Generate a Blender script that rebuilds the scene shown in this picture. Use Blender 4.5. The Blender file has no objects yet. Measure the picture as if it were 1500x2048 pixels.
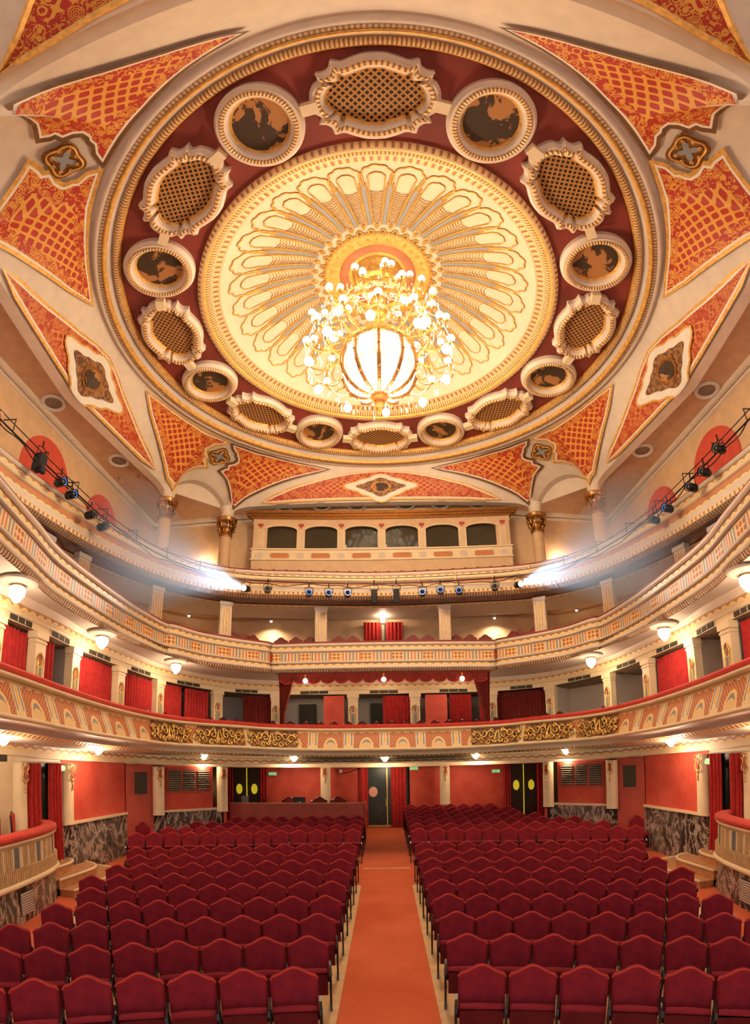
import bpy, math, random
from math import sin, cos, pi, sqrt, radians, atan2, hypot
from mathutils import Vector, Matrix
from mathutils.geometry import delaunay_2d_cdt
random.seed(7)
SC = bpy.context.scene
COL = SC.collection

# ---------------------------------------------------------------- camera
cam = bpy.data.cameras.new('camera'); camo = bpy.data.objects.new('camera', cam); COL.objects.link(camo)
SC.camera = camo
cam.type = 'PANO'; cam.panorama_type = 'FISHEYE_LENS_POLYNOMIAL'
cam.sensor_fit = 'HORIZONTAL'; cam.sensor_width = 30.0; cam.sensor_height = 40.96
cam.fisheye_fov = radians(300)
cam.fisheye_polynomial_k0 = 0.0
cam.fisheye_polynomial_k1 = -0.05063318561825004
cam.fisheye_polynomial_k2 = -8.969425282467928e-06
cam.fisheye_polynomial_k3 = 1.0167377668174824e-05
cam.fisheye_polynomial_k4 = -1.0103476832089026e-07
cam.shift_x = -0.01247; cam.shift_y = 0.20591
cam.clip_start = 0.05; cam.clip_end = 200
camo.matrix_world = Matrix.Translation((0, 0, 3.0)) @ Matrix.Rotation(pi/2 + 0.08, 4, 'X') @ Matrix.Rotation(-0.01463, 4, 'Z')
# ---------------------------------------------------------------- world, view
w = bpy.data.worlds.new('world'); SC.world = w; w.use_nodes = True
w.node_tree.nodes['Background'].inputs[0].default_value = (1.0, .86, .76, 1)
w.node_tree.nodes['Background'].inputs[1].default_value = 1.0
SC.view_settings.view_transform = 'Standard'; SC.view_settings.look = 'None'
SC.view_settings.gamma = 1; SC.view_settings.use_curve_mapping = False
SC.view_settings.exposure = 0.0
try:
    SC.cycles.use_denoising = True
    SC.cycles.max_bounces = 5; SC.cycles.diffuse_bounces = 3; SC.cycles.glossy_bounces = 2
    SC.cycles.transmission_bounces = 2; SC.cycles.volume_bounces = 0; SC.cycles.transparent_max_bounces = 6
    SC.cycles.sample_clamp_indirect = 4.0; SC.cycles.use_light_tree = False
    SC.cycles.caustics_reflective = False; SC.cycles.caustics_refractive = False
    SC.cycles.use_adaptive_sampling = True; SC.cycles.adaptive_threshold = 0.1; SC.cycles.adaptive_min_samples = 12
except Exception: pass
P_CHAND, P_LAMP, P_SPOT, P_BEAM = 2100.0, 62.0, 14.0, 3200.0   # lamp powers
WARM = (1.0, .76, .50)

# ---------------------------------------------------------------- helpers: objects
def tag(o, label=None, cat=None, group=None, kind=None):
    if label: o['label'] = label
    if cat: o['category'] = cat
    if group: o['group'] = group
    if kind: o['kind'] = kind
    return o
def empty(name, loc=(0, 0, 0), rz=0, label=None, cat=None, group=None, kind=None, parent=None):
    o = bpy.data.objects.new(name, None); COL.objects.link(o); o.empty_display_size = .1
    o.location = loc; o.rotation_euler.z = rz; o.parent = parent
    return tag(o, label, cat, group, kind)
def wloc(o):
    v = Vector((0, 0, 0))
    while o: v += Vector(o.location); o = o.parent
    return v
def copy_tree(o, parent=None):
    c = o.copy(); COL.objects.link(c); c.parent = parent
    for ch in list(o.children): copy_tree(ch, c)
    return c
def place(proto, used, loc, rz=0, label=None, group=None):
    o = proto if not used else copy_tree(proto)
    o.location = loc; o.rotation_euler.z = rz
    if label: o['label'] = label
    if group: o['group'] = group
    return o
def lamp(name, loc, power, color=WARM, radius=.1, parent=None, kind='POINT', **kw):
    l = bpy.data.lights.new(name, kind); l.energy = power; l.color = color; l.shadow_soft_size = radius
    for k, v in kw.items(): setattr(l, k, v)
    o = bpy.data.objects.new(name, l); COL.objects.link(o); o.parent = parent
    o.location = Vector(loc) - (wloc(parent) if parent else Vector((0, 0, 0)))
    return o
class MB:
    def __init__(s): s.v = []; s.f = []; s.u = []; s.m = []; s.g = []; s.k = 0
    def add(s, vs, fs, uvs=None, mi=0):
        b = len(s.v); s.v += [tuple(p) for p in vs]; s.k += 1; s.g += [s.k] * len(fs)
        for k, f in enumerate(fs):
            s.f.append([b + i for i in f]); s.m.append(mi); s.u.append(uvs[k] if uvs else [(0, 0)] * len(f))
        return s
    def box(s, x0, x1, y0, y1, z0, z1, mi=0):
        vs = [(x, y, z) for x in (x0, x1) for y in (y0, y1) for z in (z0, z1)]
        fs = [(0, 1, 3, 2), (4, 6, 7, 5), (0, 4, 5, 1), (2, 3, 7, 6), (0, 2, 6, 4), (1, 5, 7, 3)]
        def uvf(f):
            p = [vs[i] for i in f]; n = [max(q[a] for q in p) - min(q[a] for q in p) for a in range(3)]; k = n.index(min(n))
            return [((q[1], q[2]) if k == 0 else (q[0], q[2]) if k == 1 else (q[0], q[1])) for q in p]
        return s.add(vs, fs, [uvf(f) for f in fs], mi)
    def obox(s, M, sx, sy, sz, mi=0):
        vs = [M @ Vector((x * sx / 2, y * sy / 2, z * sz / 2)) for x in (-1, 1) for y in (-1, 1) for z in (-1, 1)]
        return s.add(vs, [(0, 1, 3, 2), (4, 6, 7, 5), (0, 4, 5, 1), (2, 3, 7, 6), (0, 2, 6, 4), (1, 5, 7, 3)], None, mi)
    def grid(s, fn, nu, nv, mi=0, cu=False, uv=None):
        vs = [fn(i / nu, j / nv) for i in range(nu if cu else nu + 1) for j in range(nv + 1)]
        fs = []; us = []; W = nv + 1
        for i in range(nu):
            i2 = (i + 1) % nu if cu else i + 1
            for j in range(nv):
                fs.append((i * W + j, i2 * W + j, i2 * W + j + 1, i * W + j + 1))
                q = [(i / nu, j / nv), ((i + 1) / nu, j / nv), ((i + 1) / nu, (j + 1) / nv), (i / nu, (j + 1) / nv)]
                us.append([uv(*a) for a in q] if uv else q)
        return s.add(vs, fs, us, mi)
    def lathe(s, prof, n=24, c=(0, 0, 0), mi=0, a0=0, a1=2 * pi, su=1.0):
        L = [0]
        for a, b in zip(prof, prof[1:]): L.append(L[-1] + hypot(b[0] - a[0], b[1] - a[1]))
        m = len(prof) - 1; full = abs(a1 - a0 - 2 * pi) < 1e-6
        def fn(u, v):
            r, z = prof[round(v * m)]; a = a0 + (a1 - a0) * u
            return (c[0] + r * sin(a), c[1] + r * cos(a), c[2] + z)
        rr = sum(p[0] for p in prof) / len(prof)
        return s.grid(fn, n, m, mi, cu=full, uv=lambda u, v: (u * (a1 - a0) * rr * su, L[round(v * m)] / max(1e-6, L[-1])))
    def tube(s, pts, r=.02, n=6, closed=False, mi=0, ry=None):
        P = [Vector(p) for p in pts]; N = len(P); rings = []
        for i, p in enumerate(P):
            a = P[(i - 1) % N] if (closed or i > 0) else P[i]; b = P[(i + 1) % N] if (closed or i < N - 1) else P[i]
            t = (b - a).normalized() if (b - a).length > 1e-9 else Vector((0, 0, 1))
            up = Vector((0, 0, 1)) if abs(t.z) < .95 else Vector((1, 0, 0))
            x = t.cross(up).normalized(); y = x.cross(t)
            ri = r(i / max(1, N - 1)) if callable(r) else r
            rings.append([p + x * cos(2 * pi * k / n) * ri + y * sin(2 * pi * k / n) * (ry or ri) for k in range(n)])
        vs = [q for g in rings for q in g]; fs = []
        for i in range(N if closed else N - 1):
            j = (i + 1) % N
            for k in range(n): fs.append((i * n + k, i * n + (k + 1) % n, j * n + (k + 1) % n, j * n + k))
        if not closed: fs.append(tuple(range(n - 1, -1, -1))); fs.append(tuple((N - 1) * n + k for k in range(n)))
        return s.add(vs, fs, None, mi)
    def ball(s, c, r, n=12, m=8, sz=1, mi=0):
        return s.lathe([(max(1e-4, r * sin(pi * k / m)), -r * sz * cos(pi * k / m)) for k in range(m + 1)], n, c, mi)
    def prism(s, poly, y0, y1, mi=0):     # polygon in xz extruded in y
        n = len(poly); vs = [(x, y0, z) for x, z in poly] + [(x, y1, z) for x, z in poly]
        return s.add(vs, [tuple(range(n)), tuple(range(2 * n - 1, n - 1, -1))] + [(i, i + n, (i + 1) % n + n, (i + 1) % n) for i in range(n)], None, mi)
    def xform(s, M):
        s.v = [tuple(M @ Vector(p)) for p in s.v]; return s
    def build_each(s, name, mats, parent=None, **k):      # every shape added becomes an object of its own
        out = []
        for g in sorted(set(s.g)):
            idx = [i for i, q in enumerate(s.g) if q == g]; used = sorted({j for i in idx for j in s.f[i]}); mp = {j: n for n, j in enumerate(used)}
            m = type(s)(); m.v = [s.v[j] for j in used]; m.f = [[mp[j] for j in s.f[i]] for i in idx]; m.u = [s.u[i] for i in idx]; m.m = [s.m[i] for i in idx]
            out.append(m.build(name, mats, parent, **k))
        return out
    def build(s, name, mats, parent=None, smooth=False, world=False, loc=None, **tags):
        if not isinstance(mats, (list, tuple)): mats = [mats]
        off = wloc(parent) if (parent and world) else Vector(loc) if loc else Vector((0, 0, 0))
        me = bpy.data.meshes.new(name); me.from_pydata([tuple(Vector(p) - off) for p in s.v], [], s.f)
        for m in mats: me.materials.append(m)
        me.polygons.foreach_set('material_index', s.m)
        uvl = me.uv_layers.new(name='UVMap'); flat = [c for f in s.u for q in f for c in q]
        if len(flat) == 2 * len(me.loops): uvl.data.foreach_set('uv', flat)
        if smooth: me.polygons.foreach_set('use_smooth', [True] * len(me.polygons))
        me.validate(); me.update()
        o = bpy.data.objects.new(name, me); COL.objects.link(o); o.parent = parent
        if loc: o.location = loc
        return tag(o, **tags) if tags else o
def spline(pts, n):
    P = [Vector(p) for p in pts]; P = [2 * P[0] - P[1]] + P + [2 * P[-1] - P[-2]]; out = []
    for i in range(1, len(P) - 2):
        for k in range(n):
            t = k / n; a, b, c, d = P[i - 1], P[i], P[i + 1], P[i + 2]
            out.append(.5 * ((2 * b) + (-a + c) * t + (2 * a - 5 * b + 4 * c - d) * t * t + (-a + 3 * b - 3 * c + d) * t ** 3))
    out.append(P[-2]); return out
def mirror(half): return [(-p[0],) + tuple(p[1:]) for p in reversed(half)] + list(half[1:])
class Path:          # a curve in plan with heights, its inward normals and arc length
    def __init__(s, pts, n=6):
        s.p = spline(pts, n); N = len(s.p); s.n = []; s.L = [0]
        for i in range(N):
            a, b = s.p[max(0, i - 1)], s.p[min(N - 1, i + 1)]; t = Vector((b.x - a.x, b.y - a.y, 0)).normalized()
            q = Vector((-t.y, t.x, 0))
            if q.dot(Vector((-s.p[i].x, 9 - s.p[i].y, 0))) < 0: q = -q
            s.n.append(q)
            if i: s.L.append(s.L[-1] + (s.p[i] - s.p[i - 1]).length)
        s.mid = s.L[-1] / 2
    def at(s, l, off=0, dz=0):       # l measured from the centre, + to the right
        l += s.mid; l = max(0, min(s.L[-1] - 1e-6, l)); i = 0
        while i < len(s.L) - 2 and s.L[i + 1] < l: i += 1
        t = (l - s.L[i]) / (s.L[i + 1] - s.L[i]); p = s.p[i].lerp(s.p[i + 1], t); n = s.n[i].lerp(s.n[i + 1], t).normalized()
        return p + n * off + Vector((0, 0, dz)), n
    def atx(s, x):                   # arc length (from centre) where the plan has this x (monotone part) or given point
        best = min(range(len(s.p)), key=lambda i: (s.p[i].x - x[0]) ** 2 + (s.p[i].y - x[1]) ** 2); return s.L[best] - s.mid
    def sweep(s, prof, mb=None, mi=0, l0=None, l1=None, zfix=None):
        mb = mb or MB(); K = [0]
        for a, b in zip(prof, prof[1:]): K.append(K[-1] + hypot(b[0] - a[0], b[1] - a[1]))
        idx = [i for i in range(len(s.p)) if (l0 is None or s.L[i] - s.mid >= l0) and (l1 is None or s.L[i] - s.mid <= l1)]
        n = len(idx) - 1; m = len(prof) - 1
        def fn(u, v):
            i = idx[round(u * n)]; o, dz = prof[round(v * m)]; q = s.p[i] + s.n[i] * o; return (q.x, q.y, (zfix if zfix is not None else q.z) + dz)
        return mb.grid(fn, n, m, mi, uv=lambda u, v: (s.L[idx[round(u * n)]] - s.mid, K[round(v * m)] / max(1e-6, K[-1])))

# ---------------------------------------------------------------- helpers: materials
class Mat:
    def __init__(s, name, base=(.8, .8, .8), rough=.6, metal=0, **kw):
        s.m = bpy.data.materials.new(name); s.m.use_nodes = True; s.t = s.m.node_tree; s.N = s.t.nodes
        s.b = s.N['Principled BSDF']; s.set('Base Color', base); s.set('Roughness', rough); s.set('Metallic', metal)
        for k, v in kw.items(): s.set(k.replace('_', ' '), v)
    def set(s, k, v):
        i = s.b.inputs.get(k)
        if i is None: return s
        s.link(v, i); return s
    def link(s, v, i):
        if isinstance(v, bpy.types.NodeSocket): s.t.links.new(v, i)
        elif isinstance(v, (tuple, list)):
            i.default_value = tuple(v) + (1,) if i.type == 'RGBA' and len(v) == 3 else v
        else: i.default_value = (v, v, v, 1) if i.type == 'RGBA' else v
    def n(s, typ, ins=None, **props):
        nd = s.N.new('ShaderNode' + typ)
        for k, v in props.items(): setattr(nd, k, v)
        for k, v in (ins or {}).items(): s.link(v, nd.inputs[k])
        return nd
    def math(s, op, a, b=0.0, c=0.0): return s.n('Math', {0: a, 1: b, 2: c}, operation=op).outputs[0]
    def mix(s, f, a, b):
        nd = s.n('Mix', data_type='RGBA'); s.link(f, nd.inputs[0]); s.link(a, nd.inputs[6]); s.link(b, nd.inputs[7]); return nd.outputs[2]
    def noise(s, scale=5, detail=3, co=None, rough=.5, dist=0):
        i = {'Scale': scale, 'Detail': detail, 'Roughness': rough, 'Distortion': dist}
        if co is not None: i['Vector'] = co
        return s.n('TexNoise', i).outputs[0]
    def obj(s): return s.n('TexCoord').outputs['Object']
    def uv(s):
        x = s.n('SeparateXYZ', {0: s.n('TexCoord').outputs['UV']}); return x.outputs[0], x.outputs[1]
    def step(s, a, lo, hi): return s.n('MapRange', {0: a, 1: lo, 2: hi, 3: 0.0, 4: 1.0}, clamp=True).outputs[0]
    def per(s, u, p): return s.math('FRACT', s.math('DIVIDE', u, p))            # 0..1 within each period
    def band(s, v, a, b):                                                      # 1 inside [a,b]
        return s.math('MULTIPLY', s.math('GREATER_THAN', v, a), s.math('LESS_THAN', v, b))
    def bump(s, h, strength=.3, dist=.02): s.set('Normal', s.n('Bump', {'Height': h, 'Strength': strength, 'Distance': dist}).outputs[0]); return s
    def emit(s, c, st): s.set('Emission Color', c); s.set('Emission Strength', st); return s
def plain(name, c, rough=.6, metal=0, var=.12, scale=3, bump=0, **kw):
    m = Mat(name, c, rough, metal, **kw); nz = m.noise(scale, 4, m.obj())
    m.set('Base Color', m.mix(m.step(nz, .3, .7), tuple(x * (1 - var) for x in c), tuple(min(1, x * (1 + var)) for x in c)))
    if bump: m.bump(m.noise(scale * 12, 3, m.obj()), bump, .01)
    return m
CR = (.78, .62, .44); GOLD = (.83, .50, .14); RED = (.56, .07, .035)
M = {}
M['cream'] = plain('cream_plaster', (.74, .60, .46), .55, var=.06).m
M['creamy'] = plain('cream_paint_warm', (.80, .62, .38), .5, var=.06).m
M['peach'] = plain('peach_plaster', (.66, .43, .24), .7, var=.08).m
M['soffit'] = plain('grey_cream_plaster', (.60, .50, .42), .6, var=.05).m
M['brown'] = plain('brown_stucco', (.50, .28, .15), .75, var=.1).m
M['gold'] = plain('gilding', GOLD, .32, .75, var=.3, scale=14, bump=.3).m
M['goldpaint'] = plain('gold_paint', (.72, .38, .085), .45, .25, var=.25, scale=9).m
M['bronze'] = plain('bronze_gilding', (.42, .20, .06), .3, .8, var=.4, scale=18).m
M['darkbrown'] = plain('dark_brown_paint', (.16, .07, .02), .5, var=.3).m
M['white'] = plain('off_white_paint', (.82, .74, .62), .5, var=.05).m
M['grey'] = plain('blue_grey_paint', (.27, .27, .27), .5, var=.08).m
M['redband'] = plain('dark_red_paint', (.23, .035, .022), .6, var=.25, scale=1.2).m
M['black'] = plain('black_metal', (.012, .012, .014), .25, .3, var=.3).m
M['palegold'] = plain('pale_gold_paint', (.74, .52, .26), .5, .1, var=.15, scale=9).m
M['matt'] = plain('matt_black_paint', (.02, .018, .018), .85).m
M['chrome'] = plain('worn_bright_metal', (.55, .55, .5), .25, .9).m
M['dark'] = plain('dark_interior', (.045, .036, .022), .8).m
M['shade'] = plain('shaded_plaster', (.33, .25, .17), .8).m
M['wood'] = plain('varnished_wood', (.52, .24, .10), .35, var=.2, scale=6).m
M['oak'] = plain('pale_oak_boards', (.62, .40, .20), .5, var=.15, scale=6).m
M['door'] = plain('dark_green_door_leather', (.022, .028, .02), .35, var=.3).m
M['redwood'] = plain('red_stained_wood', (.40, .06, .035), .5, var=.15).m
def velvet(name, c, c2):
    m = Mat(name, c, .75); nz = m.noise(7, 4, m.obj()); m.set('Base Color', m.mix(m.step(nz, .3, .7), c, c2))
    m.set('Sheen Weight', .35); m.set('Sheen Roughness', .4); m.set('Sheen Tint', (1, .35, .25)); m.set('Specular IOR Level', .15)
    return m.bump(m.noise(60, 2, m.obj()), .15, .01).m
M['velvet'] = velvet('crimson_velvet', (.165, .008, .020), (.25, .014, .024))
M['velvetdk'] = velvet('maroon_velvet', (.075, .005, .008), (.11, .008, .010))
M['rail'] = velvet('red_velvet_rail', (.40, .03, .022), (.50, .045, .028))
M['curtain'] = velvet('red_curtain_cloth', (.34, .018, .018), (.48, .032, .028))
M['maroon'] = velvet('dark_red_curtain_cloth', (.11, .010, .008), (.18, .018, .012))
m = Mat('carpet_orange_red', (.5, .1, .04), .95); c = m.obj()
m.set('Base Color', m.mix(m.step(m.noise(.9, 3, c), .35, .65), (.52, .088, .026), (.62, .125, .045))); m.bump(m.noise(220, 2, c), .4, .004); M['carpet'] = m.m
m = Mat('red_fabric_wall', (.6, .1, .05), .7); c = m.obj()
m.set('Base Color', m.mix(m.step(m.noise(2.2, 5, c, .6), .35, .7), (.56, .055, .03), (.66, .10, .055))); m.bump(m.noise(140, 2, c), .2, .004); M['redwall'] = m.m
m = Mat('dark_veined_marble', (.1, .1, .1), .22); c = m.obj()
mp = m.n('Mapping', {0: c, 2: (.4, .6, .3), 3: (1.0, 1.0, .62)}).outputs[0]
nz = m.n('TexNoise', {'Vector': mp, 'Scale': 1.3, 'Detail': 8, 'Roughness': .62, 'Distortion': 2.4}).outputs[0]
vein = m.math('ABSOLUTE', m.math('SUBTRACT', nz, .5)); vein = m.step(vein, .035, 0.0)
n2 = m.step(m.noise(2.6, 6, mp, .7, 1.5), .52, .66)
base = m.mix(m.step(m.noise(1.1, 4, mp), .4, .6), (.035, .024, .024), (.12, .09, .075))
m.set('Base Color', m.mix(m.math('MAXIMUM', vein, n2), base, (.58, .46, .36))); M['marble'] = m.m
# trellis painting of the ceiling panels
def trellis(name, red, gold, cell):
    m = Mat(name, red, .55); u, v = m.uv()
    a = m.math('DIVIDE', m.math('ADD', u, v), cell * 1.414); b = m.math('DIVIDE', m.math('SUBTRACT', u, v), cell * 1.414)
    fa = m.math('ABSOLUTE', m.math('SUBTRACT', m.math('FRACT', a), .5)); fb = m.math('ABSOLUTE', m.math('SUBTRACT', m.math('FRACT', b), .5))
    p4 = m.math('ADD', m.math('POWER', fa, 4.0), m.math('POWER', fb, 4.0))
    cellm = m.math('LESS_THAN', p4, .36 ** 4)
    e = m.n('Attribute', attribute_name='edge').outputs[2]
    co = m.obj(); fl = m.n('TexVoronoi', {'Vector': co, 'Scale': 3.6}).outputs[0]
    rings = m.math('GREATER_THAN', m.math('SINE', m.math('MULTIPLY', fl, 46.0)), .15)
    curls = m.math('GREATER_THAN', m.noise(9, 3, co, .6, 1.2), .53)
    flo = m.math('MAXIMUM', m.math('MULTIPLY', rings, m.math('LESS_THAN', fl, .5)), m.math('MULTIPLY', curls, .8))
    inner = m.mix(cellm, gold, red); outer = m.mix(flo, red, gold)
    bsel = m.math('GREATER_THAN', m.math('ADD', e, m.math('MULTIPLY', m.math('SUBTRACT', m.noise(2.5, 1, co), .5), .12)), .31)
    m.set('Base Color', m.mix(bsel, outer, inner)); m.set('Metallic', .0); return m.m
M['trellis'] = trellis('trellis_painting_gold', (.44, .030, .014), (.74, .34, .05), .235)
M['trellis2'] = trellis('trellis_painting_red', (.42, .040, .012), (.64, .22, .05), .21)
# roundel painting
m = Mat('faded_dark_painting', (.1, .05, .02), .6); co = m.obj()
f = m.step(m.noise(1.5, 6, co, .62, .8), .53, .55); m.set('Base Color', m.mix(f, (.055, .028, .012), (.46, .20, .06))); M['painting'] = m.m
# pierced grille
m = Mat('pierced_gilt_grille', (.1, .05, .02), .5); u, v = m.uv(); cell = .155
a = m.math('FRACT', m.math('DIVIDE', m.math('ADD', u, v), cell)); b = m.math('FRACT', m.math('DIVIDE', m.math('SUBTRACT', u, v), cell))
fa = m.math('ABSOLUTE', m.math('SUBTRACT', a, .5)); fb = m.math('ABSOLUTE', m.math('SUBTRACT', b, .5))
hole = m.math('LESS_THAN', m.math('MAXIMUM', fa, fb), .31)
m.set('Base Color', m.mix(hole, (.50, .23, .06), (.018, .010, .005))); m.bump(m.math('SUBTRACT', 1.0, hole), .6, .03); M['grille'] = m.m
# striped mouldings: (u,v) in metres / 0..1
def enriched(name, base, bead, period, hi=.62, lo=.38, third=None):
    m = Mat(name, base, .5, .1); u, v = m.uv()
    w_ = m.math('SINE', m.math('MULTIPLY', u, 2 * pi / period)); c = m.math('GREATER_THAN', m.math('MULTIPLY', w_, m.band(v, lo, hi)), .15)
    col = m.mix(c, base, bead)
    if third: col = m.mix(m.math('MULTIPLY', m.math('LESS_THAN', w_, -.5), m.band(v, lo, hi)), col, third)
    m.set('Base Color', col); m.bump(m.math('MULTIPLY', w_, m.band(v, lo, hi)), .6, .03); return m.m
M['bead'] = enriched('beaded_gilt_moulding', (.74, .52, .28), (.95, .66, .22), .085, .95, .05, (.40, .14, .07))
M['egg'] = enriched('egg_and_dart_moulding', (.72, .50, .28), (.90, .60, .24), .17, .8, .2, (.42, .15, .06))
M['tongue'] = enriched('tongue_moulding', (.62, .42, .24), (.34, .17, .08), .10, 1.1, -.1)
m = Mat('painted_scallop_frieze', CR, .5); u, v = m.uv()
wv = m.math('ADD', .5, m.math('MULTIPLY', m.math('ABSOLUTE', m.math('SINE', m.math('MULTIPLY', u, pi / .34))), .28))
d = m.math('SUBTRACT', v, wv)
col = m.mix(m.math('GREATER_THAN', d, 0.0), (.80, .60, .30), (.80, .66, .44))
col = m.mix(m.band(d, -.12, .02), col, (.26, .21, .28)); col = m.mix(m.band(d, -.30, -.12), col, (.62, .20, .05)); M['frieze'] = m.m
m.set('Base Color', col)
m = Mat('gilt_scallop_frieze', CR, .5); u, v = m.uv()
wv = m.math('ADD', .25, m.math('MULTIPLY', m.math('ABSOLUTE', m.math('SINE', m.math('MULTIPLY', u, pi / .30))), .45)); d = m.math('SUBTRACT', v, wv)
col = m.mix(m.math('GREATER_THAN', d, 0.0), (.74, .55, .32), (.46, .24, .12)); col = m.mix(m.band(d, -.16, .14), col, (.90, .62, .22)); m.set('Base Color', col); M['frieze2'] = m.m
# ribbed parapet with lace panels (upper balcony)
m = Mat('striped_balustrade_paint', CR, .5); u, v = m.uv(); pu = m.per(m.math('ADD', u, 50.1), 1.12)
st = m.per(u, .125); sel = m.per(u, .5)
scol = m.mix(m.math('GREATER_THAN', sel, .5), (.60, .20, .08), (.24, .25, .27))
col = m.mix(m.math('LESS_THAN', st, .45), (.80, .58, .30), scol)
lace = m.math('GREATER_THAN', m.math('ABSOLUTE', m.math('MULTIPLY', m.math('SINE', m.math('MULTIPLY', u, 22.0)), m.math('COSINE', m.math('MULTIPLY', v, 9.0)))), .38)
lcol = m.mix(lace, (.86, .56, .20), (.46, .13, .05))
isl = m.math('LESS_THAN', pu, .36); col = m.mix(isl, col, lcol)
col = m.mix(m.math('SUBTRACT', 1.0, m.band(v, .08, .92)), col, (.84, .60, .30))
m.set('Base Color', col); m.bump(m.math('LESS_THAN', st, .45), .5, .03); M['stripes'] = m.m
# painted band of the lower balcony: arched panels and grey-slotted pilasters
m = Mat('painted_parapet_band', CR, .5); u, v = m.uv(); P_ = 1.26; pu = m.math('SUBTRACT', m.per(m.math('ADD', u, P_ * 40), P_), .5); au = m.math('ABSOLUTE', pu)
lu = m.per(m.math('ADD', u, m.math('MULTIPLY', v, .62)), .11); lv = m.per(m.math('SUBTRACT', u, m.math('MULTIPLY', v, .62)), .11)
lat = m.math('MAXIMUM', m.math('LESS_THAN', lu, .25), m.math('LESS_THAN', lv, .25))
col = m.mix(lat, (.40, .085, .03), (.66, .30, .11))
shell = m.math('LESS_THAN', m.math('ADD', m.math('POWER', m.math('DIVIDE', pu, .20), 2.0), m.math('POWER', m.math('DIVIDE', v, .62), 2.0)), 1.0)
core = m.math('LESS_THAN', m.math('ADD', m.math('POWER', m.math('DIVIDE', pu, .14), 2.0), m.math('POWER', m.math('DIVIDE', v, .50), 2.0)), 1.0)
low = m.math('LESS_THAN', m.math('ADD', m.math('POWER', m.math('DIVIDE', pu, .15), 2.0), m.math('POWER', m.math('DIVIDE', v, .34), 2.0)), 1.0)
col = m.mix(shell, col, (.84, .56, .22)); col = m.mix(core, col, (.26, .26, .26)); col = m.mix(low, col, (.78, .52, .24))
pil = m.math('GREATER_THAN', au, .36); slot = m.math('MULTIPLY', m.math('MULTIPLY', m.band(au, .395, .435), m.band(v, .15, .88)), 1.0)
col = m.mix(pil, col, (.80, .60, .32)); col = m.mix(slot, col, (.27, .27, .28)); col = m.mix(m.math('MULTIPLY', m.math('GREATER_THAN', au, .475), m.band(v, .3, .8)), col, (.80, .42, .08))
col = m.mix(m.math('GREATER_THAN', m.math('ADD', v, m.math('MULTIPLY', m.math('ABSOLUTE', m.math('SINE', m.math('MULTIPLY', u, 10.0))), .08)), .93), col, (.84, .58, .26))
m.set('Base Color', col); M['painted'] = m.m
m = Mat('brown_gold_scrollground', (.2, .08, .03), .5); m.set('Base Color', m.mix(m.step(m.noise(9, 4, m.obj()), .45, .55), (.13, .05, .018), (.34, .15, .04))); M['scrollground'] = m.m
def glow(name, c, s):
    m = Mat(name, c, .4); m.emit(c, s)
    try: m.m.cycles.emission_sampling = 'NONE'
    except Exception: pass
    return m.m
M['lampglass'] = glow('lit_lamp_glass', (1, .86, .62), 5)
M['bulb'] = glow('small_lit_bulb', (1, .85, .62), 12)
M['cool'] = glow('lit_cool_lens', (.86, .94, 1), 60)
M['blue'] = glow('blue_lit_lens', (.03, .22, 1.0), 1.3)
M['green'] = glow('green_lit_sign', (.12, .62, .16), .9)
M['signwhite'] = plain('white_sign_plastic', (.75, .75, .68), .5).m
M['yellowglass'] = glow('yellow_lit_porthole', (.72, .62, .03), .45)
m = Mat('glowing_crystal', (1, .93, .8), .08); m.set('Emission Color', (1, .78, .45)); m.set('Emission Strength', .35); m.set('Specular IOR Level', .9); M['crystal'] = m.m  # crystals are given a faint warm glow of their own for glitter
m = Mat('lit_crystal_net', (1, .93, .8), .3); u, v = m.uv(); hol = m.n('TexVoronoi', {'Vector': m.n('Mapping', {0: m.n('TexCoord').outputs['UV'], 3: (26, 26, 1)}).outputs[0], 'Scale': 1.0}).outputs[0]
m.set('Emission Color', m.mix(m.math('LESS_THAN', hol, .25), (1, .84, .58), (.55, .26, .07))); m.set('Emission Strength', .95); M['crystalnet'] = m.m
m = Mat('tinted_booth_glass', (.035, .028, .018), .08); M['boothglass'] = m.m

# ================================================================ THE SETTING
EYE = 3.0
def fl(y): return .026 - .0198 * y + .00227 * y * y if y > 4.4 else 0.0
def struct(mb, name, mat, **k): return mb.build(name, mat, kind='structure', **k)
mb = MB(); mb.grid(lambda u, v: (-11 + 22 * u, -1 + 22 * v, fl(-1 + 22 * v)), 4, 42, uv=lambda u, v: (22 * u, 21 * v))
struct(mb, 'floor', M['carpet'])
WH = 18.6
struct(MB().box(-11.0, -10.4, -1, 21.2, 0, WH), 'wall_left', M['peach'])
struct(MB().box(10.4, 11.0, -1, 21.2, 0, WH), 'wall_right', M['peach'])
struct(MB().box(-11, 11, 20.8, 21.2, 0, WH), 'wall_back', M['peach'])
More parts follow.
